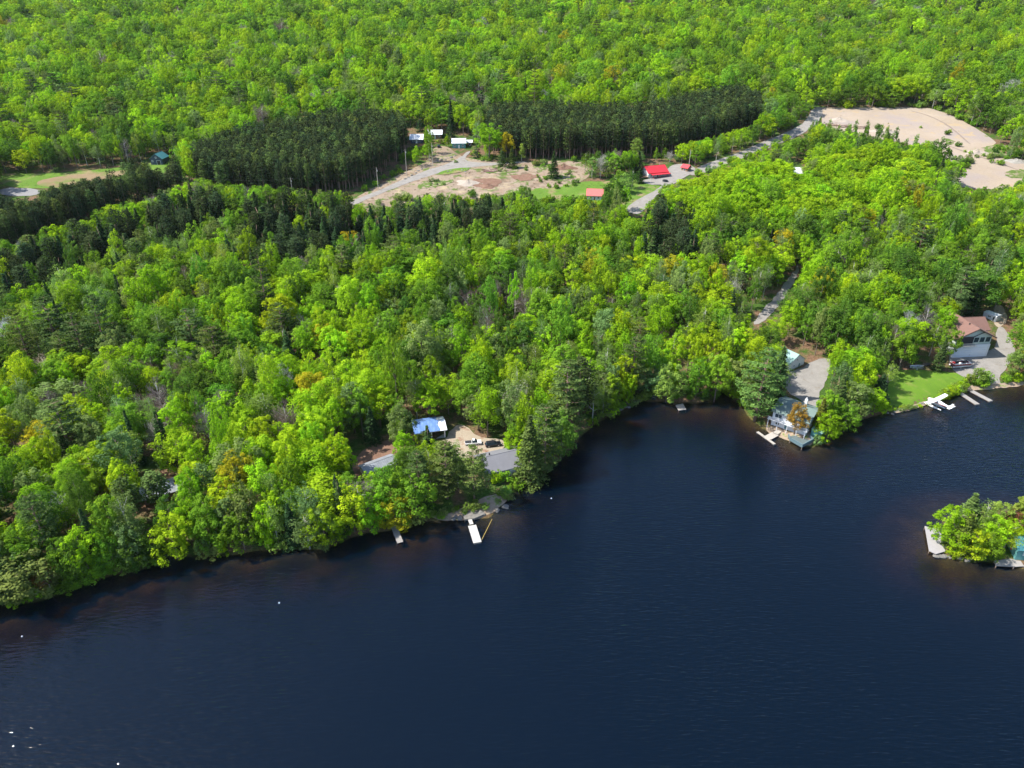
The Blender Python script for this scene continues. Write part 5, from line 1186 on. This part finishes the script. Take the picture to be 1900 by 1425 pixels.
# ---------------------------------------------------------------- fill the forest
def scatter():
    rng = np.random.default_rng(77); out = []
    def band(y0, y1, s):
        xs = []; ys = []
        y = y0
        r = 0
        while y < y1:
            hw = y * .86 + 30; x = np.arange(-hw + (r % 2) * s / 2, hw, s); xs.append(x); ys.append(np.full(len(x), y)); y += s * .87; r += 1
        x = np.concatenate(xs); y = np.concatenate(ys); return x + rng.uniform(-.33, .33, len(x)) * s, y + rng.uniform(-.33, .33, len(y)) * s
    for y0, y1, s in ((105, 470, 6.3), (470, 760, 9.0), (760, 1330, 11.0)):
        x, y = band(y0, y1, s); pz = project(np.c_[x, y, H(x, y)]); k = ~any_in(Z_PBASE, pz[:, 0], pz[:, 1]); out.append(np.c_[x, y][k])
    x, y = band(300, 700, 3.9); pz = project(np.c_[x, y, H(x, y)]); k = any_in(Z_PBASE, pz[:, 0], pz[:, 1]); out.append(np.c_[x, y][k]); npine = int(k.sum())
    # a dense row of trees right along the wooded shore
    sh = np.array(shore_w); L = np.r_[0, np.cumsum(np.hypot(*np.diff(sh, axis=0).T))]
    for off, st in ((1.4, 4.0), (4.5, 5.0), (.5, 2.6)):
        tt = np.arange(L[1], L[-2], st); tt = tt + rng.uniform(-1.2, 1.2, len(tt)); sx, sy = np.interp(tt, L, sh[:, 0]), np.interp(tt, L, sh[:, 1])
        ex, ey = np.interp(tt + 1, L, sh[:, 0]) - sx, np.interp(tt + 1, L, sh[:, 1]) - sy; ll = np.hypot(ex, ey); out.append(np.c_[sx - ey / ll * off, sy + ex / ll * off])
    P = np.concatenate(out); x, y = P[:, 0], P[:, 1]; nrow = len(x) - len(out[-1]) - len(out[-2]) - len(out[-3]); isb = np.arange(len(x)) >= len(x) - len(out[-1]); isrow = np.arange(len(x)) >= nrow; ispine = (np.arange(len(x)) >= nrow - npine) & ~isrow; d = land_dist(x, y); isl = inside(isle_poly, x, y)
    ok = ((d > 5.5) | (isrow & (d > .1))) & ~isl
    for sp in SHEETS: 
        lo_, hi_ = sp.min(0) - 2, sp.max(0) + 2; bb = ok & (x > lo_[0]) & (x < hi_[0]) & (y > lo_[1]) & (y < hi_[1]); i = np.where(bb)[0]
        if len(i): ok[i[inside(sp, x[i], y[i])]] = False
    for hx, hy, hr in HW: ok &= np.hypot(x - hx, y - hy) > hr
    for t in T_: ok &= np.hypot(x - t['x'], y - t['y']) > (1.2 + .62 * t['sxy'] * DIM[t['kind']][1] if t['kind'] not in ('bush',) else 1.5)
    x, y, d, isl, isb, ispine = x[ok], y[ok], d[ok], isl[ok], isb[ok], ispine[ok]; z = H(x, y)
    pr = project(np.c_[x, y, z + 12]); kind, pal = choose(rng, pr[:, 0], pr[:, 1], x, y, d, isl)
    kind[isb] = 'bush'; kind[ispine] = 'redpine'; up = rng.random(len(x)); pal[ispine] = np.where(up[ispine] < .75, 'pine', 'pine2')
    hs = np.exp(rng.normal(0, .17, len(x))) * np.where(y > 560, 1.12, 1.0)
    rs = np.exp(rng.normal(0, .22, len(x))) * np.where(kind == 'redpine', 1.0, np.where(y > 760, 1.62, np.where(y > 470, 1.35, 1.06)))
    rs = np.where(any_in(Z_MAPLE, pr[:, 0], pr[:, 1]) & (kind == 'broadleaf'), np.maximum(rs * 1.3, 1.2), rs)
    zs_ = any_in(Z_SPR, pr[:, 0], pr[:, 1]); rs = np.where(zs_ & (kind == 'spruce'), rs * 1.45, np.where(zs_, rs * .85, rs))
    big = rng.random(len(x)) < .1; rs = np.where(big & (kind != 'redpine'), rs * 1.22, rs)
    H0 = np.array([DIM[k][0] for k in kind]); R0 = np.array([DIM[k][1] for k in kind])
    rs = np.where(kind == 'redpine', np.where(ispine, rng.normal(1.08, .08, len(x)), 1.45), np.where(isb, rs * 1.25, rs)); hs = np.where(kind == 'redpine', rng.normal(1, .04, len(x)), hs)
    # thin some stems where crowns are wide
    keep = rng.random(len(x)) > np.where((R0 * rs > 3.6) & (y < 480), .12, 0); keep |= d < 5
    x, y, z, d, kind, pal, hs, rs, H0, R0, ispine = [q[keep] for q in (x, y, z, d, kind, pal, hs, rs, H0, R0, ispine)]
    def hits(hs_, H0_, R0_, rs_):
        bad = np.zeros(len(x), bool)
        for f, w in ((1.0, 0), (.97, .25), (.97, -.25), (.85, .55), (.85, -.55), (.65, .8), (.65, -.8), (.65, 0), (.45, .7), (.45, -.7), (.4, 0), (.22, .5), (.22, -.5), (.1, 0)):
            p = project(np.c_[x + w * R0_ * rs_, y - abs(w) * .2 * R0_ * rs_, z + f * H0_ * hs_]); bad |= any_in(KEEP, p[:, 0], p[:, 1]) | (any_in(Z_PINE, p[:, 0], p[:, 1]) & ~ispine & (f > .6))
        return bad
    rng2 = np.random.default_rng(5); alive = np.ones(len(x), bool)
    bad = hits(hs, H0, R0, rs)
    stages = [(.72, .85, None), (1.0, 1.0, 'sapling'), (1.0, 1.0, 'bush'), (.55, .7, 'bush')]
    for fh, fr, kk in stages:
        if kk is None: h2 = np.where(bad, hs * fh, hs); r2 = np.where(bad, rs * fr, rs); H2, R2 = H0, R0; k2 = kind.copy()
        else:
            k2 = kind.copy(); k2[bad] = kk; H2 = np.where(bad, DIM[kk][0], H0); R2 = np.where(bad, DIM[kk][1], R0); h2 = np.where(bad, fh, hs); r2 = np.where(bad, fr * 1.1, rs)
        b2 = hits(h2, H2, R2, r2) & bad; fixd = bad & ~b2
        for arr, new in ((hs, h2), (rs, r2), (H0, H2), (R0, R2)): arr[fixd] = new[fixd]
        kind[fixd] = k2[fixd]; bad = b2
    pal = np.array(['green' if (k in ('bush', 'sapling') and p in ('pine', 'pine2', 'spruce', 'spruce2', 'twig', 'palewood', 'plume')) else p for k, p in zip(kind, pal)], object)
    for i in np.where(~bad)[0]:
        k = kind[i]; T_.append(dict(x=x[i], y=y[i], z=z[i] - .15, kind=k, pal=pal[i], sxy=rs[i], sz=hs[i], rot=rng2.uniform(0, 6.28), v=int(rng2.integers(NVAR[k])), label=None, fixed=False))
scatter()

# ---------------------------------------------------------------- project, choose the ones to build one by one, describe them
A_ = dict((k, np.array([t[k] for t in T_])) for k in ('x', 'y', 'z', 'sxy', 'sz'))
Hh = A_['sz'] * np.array([DIM[t['kind']][0] for t in T_]); Rr = A_['sxy'] * np.array([DIM[t['kind']][1] for t in T_])
pc = project(np.c_[A_['x'], A_['y'], A_['z'] + Hh * .65]); pt = project(np.c_[A_['x'], A_['y'], A_['z'] + Hh])
size = Rr / pc[:, 2] * np.where(pc[:, 2] > 0, 1, 0)
infr = (pc[:, 0] > -6) & (pc[:, 0] < 1906) & (pc[:, 1] > 2) & (pc[:, 1] < 1420)
NAME = dict(broadleaf='broadleaf_tree', shore='broadleaf_tree', birch='birch_tree', redpine='pine_tree', whitepine='pine_tree', spruce='spruce_tree', bare='leafless_tree', bush='bush', sapling='young_tree')
CAT = dict(broadleaf_tree='tree', birch_tree='tree', pine_tree='pine tree', spruce_tree='spruce tree', leafless_tree='bare tree', bush='bush', young_tree='young tree')
GROUP = dict(broadleaf_tree='broadleaf trees of the forest', birch_tree='light feathery trees of the forest', pine_tree='pine trees', spruce_tree='spruce trees among the forest', leafless_tree='leafless trees', bush='bushes at the clearings and banks', young_tree='young trees at the clearing edges')
name = np.array([NAME[t['kind']] for t in T_], object)
LM = [('blue tarped garage', 803, 790), ('white floating dock', 880, 990), ('grey roofed cottage', 925, 850), ('low silver shed', 703, 856), ('dark hidden cottage', 305, 903), ('old narrow dock', 737, 992),
      ('chimneyed lake house', 1478, 755), ('white gabled shed', 1478, 670), ('brown roofed house', 1805, 620), ('seaplane', 1735, 755), ('woodland utility pole', 1249, 640), ('gap of the woods road', 1440, 555),
      ('island deck', 1728, 1005), ('red roofed house', 1215, 312), ('salmon red roof', 1102, 356), ('teal walled cabin', 853, 264), ('dark plantation hut', 771, 256), ('dark blue barn', 291, 296),
      ('paved road', 40, 356), ('sand pit', 1680, 232), ('wooded point', 1075, 830), ('left shoreline end', 10, 1100), ('whitish leafless edge tree', 22, 610), ('little red shed', 1270, 308),
      ('cove head', 1330, 740), ('dirt clearing', 930, 330), ('left shoreline middle', 480, 1030), ('top left corner', 0, 0), ('top right corner', 1900, 0), ('top edge centre', 950, 0), ('buried pale roof', 1484, 309)]
lmx = np.array([(a, b) for _, a, b in LM], float)
near = np.argmin(np.hypot(pc[:, None, 0] - lmx[None, :, 0], (pc[:, None, 1] - lmx[None, :, 1]) * 1.25), axis=1)
dv = pc[:, :2] - lmx[near]; ang = np.degrees(np.arctan2(-dv[:, 1], dv[:, 0])) % 360
DIRS = ['right of', 'above and right of', 'above', 'above and left of', 'left of', 'below and left of', 'below', 'below and right of']
di = ((ang + 22.5) // 45).astype(int) % 8
dist = np.hypot(dv[:, 0], dv[:, 1])
ORD = ['nearest', 'second nearest', 'third nearest', 'fourth nearest', 'fifth nearest', 'sixth nearest', 'seventh nearest', 'eighth nearest', 'ninth nearest', 'tenth nearest', 'eleventh nearest', 'twelfth nearest'] + [w + ' nearest' for w in 'thirteenth fourteenth fifteenth sixteenth seventeenth eighteenth nineteenth twentieth'.split()]
NOUN = dict(broadleaf_tree='leafy tree', birch_tree='feathery tree', pine_tree='pine', spruce_tree='spruce', leafless_tree='leafless tree', bush='bush', young_tree='young tree')
groups = {}
for i, t in enumerate(T_):
    if infr[i]: groups.setdefault((name[i], PAL[t['pal']][1], near[i], di[i]), []).append(i)
for (nm, pw, k, dr), ids in groups.items():
    ids.sort(key=lambda i: dist[i])
    for r, i in enumerate(ids):
        if T_[i]['label'] is None and r < len(ORD): T_[i]['label'] = f"{ORD[r]} {pw} {NOUN[nm]} {DIRS[dr]} the {LM[k][0]}"
single = np.zeros(len(T_), bool)
for nm in set(name):
    ids = np.where((name == nm) & infr)[0]
    ids = sorted(ids, key=lambda i: (-100 if T_[i]['fixed'] else 0) - size[i])[:(300 if nm in ('broadleaf_tree', 'pine_tree') else 260)]
    single[ids] = True
rc = np.random.default_rng(3)
def tint(p):
    c = np.array(PAL[p][0]); j = np.exp(rc.normal(0, .13)); h = rc.normal(0, .08)
    return np.clip(c * j * np.array([1 + h, 1, 1 - h]), .004, .8)
mass = {}
for i, t in enumerate(T_):
    c = tint(t['pal'])
    if single[i]:
        me, tm, zs, rs = proto(t['kind'], t['v'] % NVAR[t['kind']])
        sx = t['sxy'] * DIM[t['kind']][1] / rs; sz = t['sz'] * DIM[t['kind']][0] / zs
        o = bpy.data.objects.new(name[i], None); o.empty_display_size = .5; COL.objects.link(o); o.location = (t['x'], t['y'], t['z']); o.rotation_euler = (0, 0, t['rot']); o.scale = (sx, sx, sz)
        lab = t['label'] or f"one of many {PAL[t['pal']][1]} {NOUN[name[i]]}s {DIRS[di[i]]} the {LM[near[i]][0]}"
        tag(o, lab, CAT[name[i]], GROUP[name[i]])
        cr = bpy.data.objects.new('crown', me); cr.color = (*c, 1); COL.objects.link(cr); cr.parent = o
        tr = bpy.data.objects.new('trunk', tm); COL.objects.link(tr); tr.parent = o
    else:
        mass.setdefault(name[i], []).append((i, c))

# ---------------------------------------------------------------- the rest of each kind as one mass
MASSNAME = dict(broadleaf_tree='broadleaf_trees', birch_tree='birch_trees', pine_tree='pine_trees', spruce_tree='spruce_trees', leafless_tree='leafless_trees', bush='bushes', young_tree='young_trees')
MASSLAB = dict(broadleaf_tree='unbroken green broadleaf forest covering the far hillside', birch_tree='pale feathery trees scattered through the far forest', pine_tree='rest of the dark pine plantations behind the front rows',
  spruce_tree='dark conifers scattered through the far forest', leafless_tree='leafless grey trees scattered over the far hillside', bush='remaining low bushes round the clearings', young_tree='remaining young trees round the clearings')
for nm, lst in mass.items():
    forms = {}; order = []
    def form(t, z):
        kk = (t['kind'] if t['kind'] != 'shore' else 'shore', t['v'] % min(NVAR[t['kind']], 4 if t['kind'] != 'broadleaf' else 6), 1 if z < 760 else 2)
        if kk not in forms: forms[kk] = mass_proto(*kk)
        return kk
    keys = [form(T_[i], pc[i, 2]) for i, _ in lst]
    coll = bpy.data.collections.new('forms_' + nm)
    names = sorted(forms, key=lambda k: forms[k][0].name)
    for k in names: coll.objects.link(forms[k][0])
    me = bpy.data.meshes.new(MASSNAME[nm]); n = len(lst); me.vertices.add(n)
    me.vertices.foreach_set('co', np.array([(T_[i]['x'], T_[i]['y'], T_[i]['z']) for i, _ in lst], np.float32).ravel())
    at = me.attributes.new('form', 'INT', 'POINT'); at.data.foreach_set('value', np.array([names.index(k) for k in keys], np.int32))
    at = me.attributes.new('turn', 'FLOAT', 'POINT'); at.data.foreach_set('value', np.array([T_[i]['rot'] for i, _ in lst], np.float32))
    sc_ = []
    for (i, _), k in zip(lst, keys):
        t = T_[i]; o_, zs, rs = forms[k]; sx = t['sxy'] * DIM[t['kind']][1] / rs; sc_.append((sx, sx, t['sz'] * DIM[t['kind']][0] / zs))
    at = me.attributes.new('size', 'FLOAT_VECTOR', 'POINT'); at.data.foreach_set('vector', np.array(sc_, np.float32).ravel())
    at = me.attributes.new('tint', 'FLOAT_COLOR', 'POINT'); at.data.foreach_set('color', np.array([(*c, 1) for _, c in lst], np.float32).ravel())
    o = bpy.data.objects.new(MASSNAME[nm], me); COL.objects.link(o); tag(o, MASSLAB[nm], 'trees' if nm != 'bush' else 'bushes', kind='stuff')
    g = bpy.data.node_groups.new('grow_' + nm, 'GeometryNodeTree')
    g.interface.new_socket('Geometry', in_out='INPUT', socket_type='NodeSocketGeometry'); g.interface.new_socket('Geometry', in_out='OUTPUT', socket_type='NodeSocketGeometry')
    gi = g.nodes.new('NodeGroupInput'); go = g.nodes.new('NodeGroupOutput'); ip = g.nodes.new('GeometryNodeInstanceOnPoints'); ci = g.nodes.new('GeometryNodeCollectionInfo')
    ci.inputs['Collection'].default_value = coll; ci.inputs['Separate Children'].default_value = True; ci.inputs['Reset Children'].default_value = True
    def attr(nm_, ty):
        a = g.nodes.new('GeometryNodeInputNamedAttribute'); a.data_type = ty; a.inputs['Name'].default_value = nm_; return a.outputs['Attribute']
    g.links.new(gi.outputs[0], ip.inputs['Points']); g.links.new(ci.outputs[0], ip.inputs['Instance']); ip.inputs['Pick Instance'].default_value = True
    g.links.new(attr('form', 'INT'), ip.inputs['Instance Index']); g.links.new(attr('size', 'FLOAT_VECTOR'), ip.inputs['Scale'])
    cx = g.nodes.new('ShaderNodeCombineXYZ'); g.links.new(attr('turn', 'FLOAT'), cx.inputs[2]); er = g.nodes.new('FunctionNodeEulerToRotation'); g.links.new(cx.outputs[0], er.inputs[0]); g.links.new(er.outputs[0], ip.inputs['Rotation'])
    g.links.new(ip.outputs[0], go.inputs[0])
    md = o.modifiers.new('grow', 'NODES'); md.node_group = g
    print('MASS', nm, n, len(forms))
print('TREES', len(T_), 'single', int(single.sum()), {nm: int((single & (name == nm)).sum()) for nm in set(name)})

# ---------------------------------------------------------------- thin air between here and the far slope
hz = MB(); hz.box((0, 2350, 289), (8200, 7300, 670)); m, n, o_ = newmat('thin_haze')
pv = N(n, 'VolumePrincipled'); pv.inputs['Color'].default_value = (.80, .88, 1.0, 1); pv.inputs['Density'].default_value = .000018; pv.inputs['Anisotropy'].default_value = .2
n.links.new(pv.outputs[0], o_.inputs['Volume']); hz = hz.build('haze', m); tag(hz, 'thin pale air over the lake and forest', 'haze', kind='stuff')
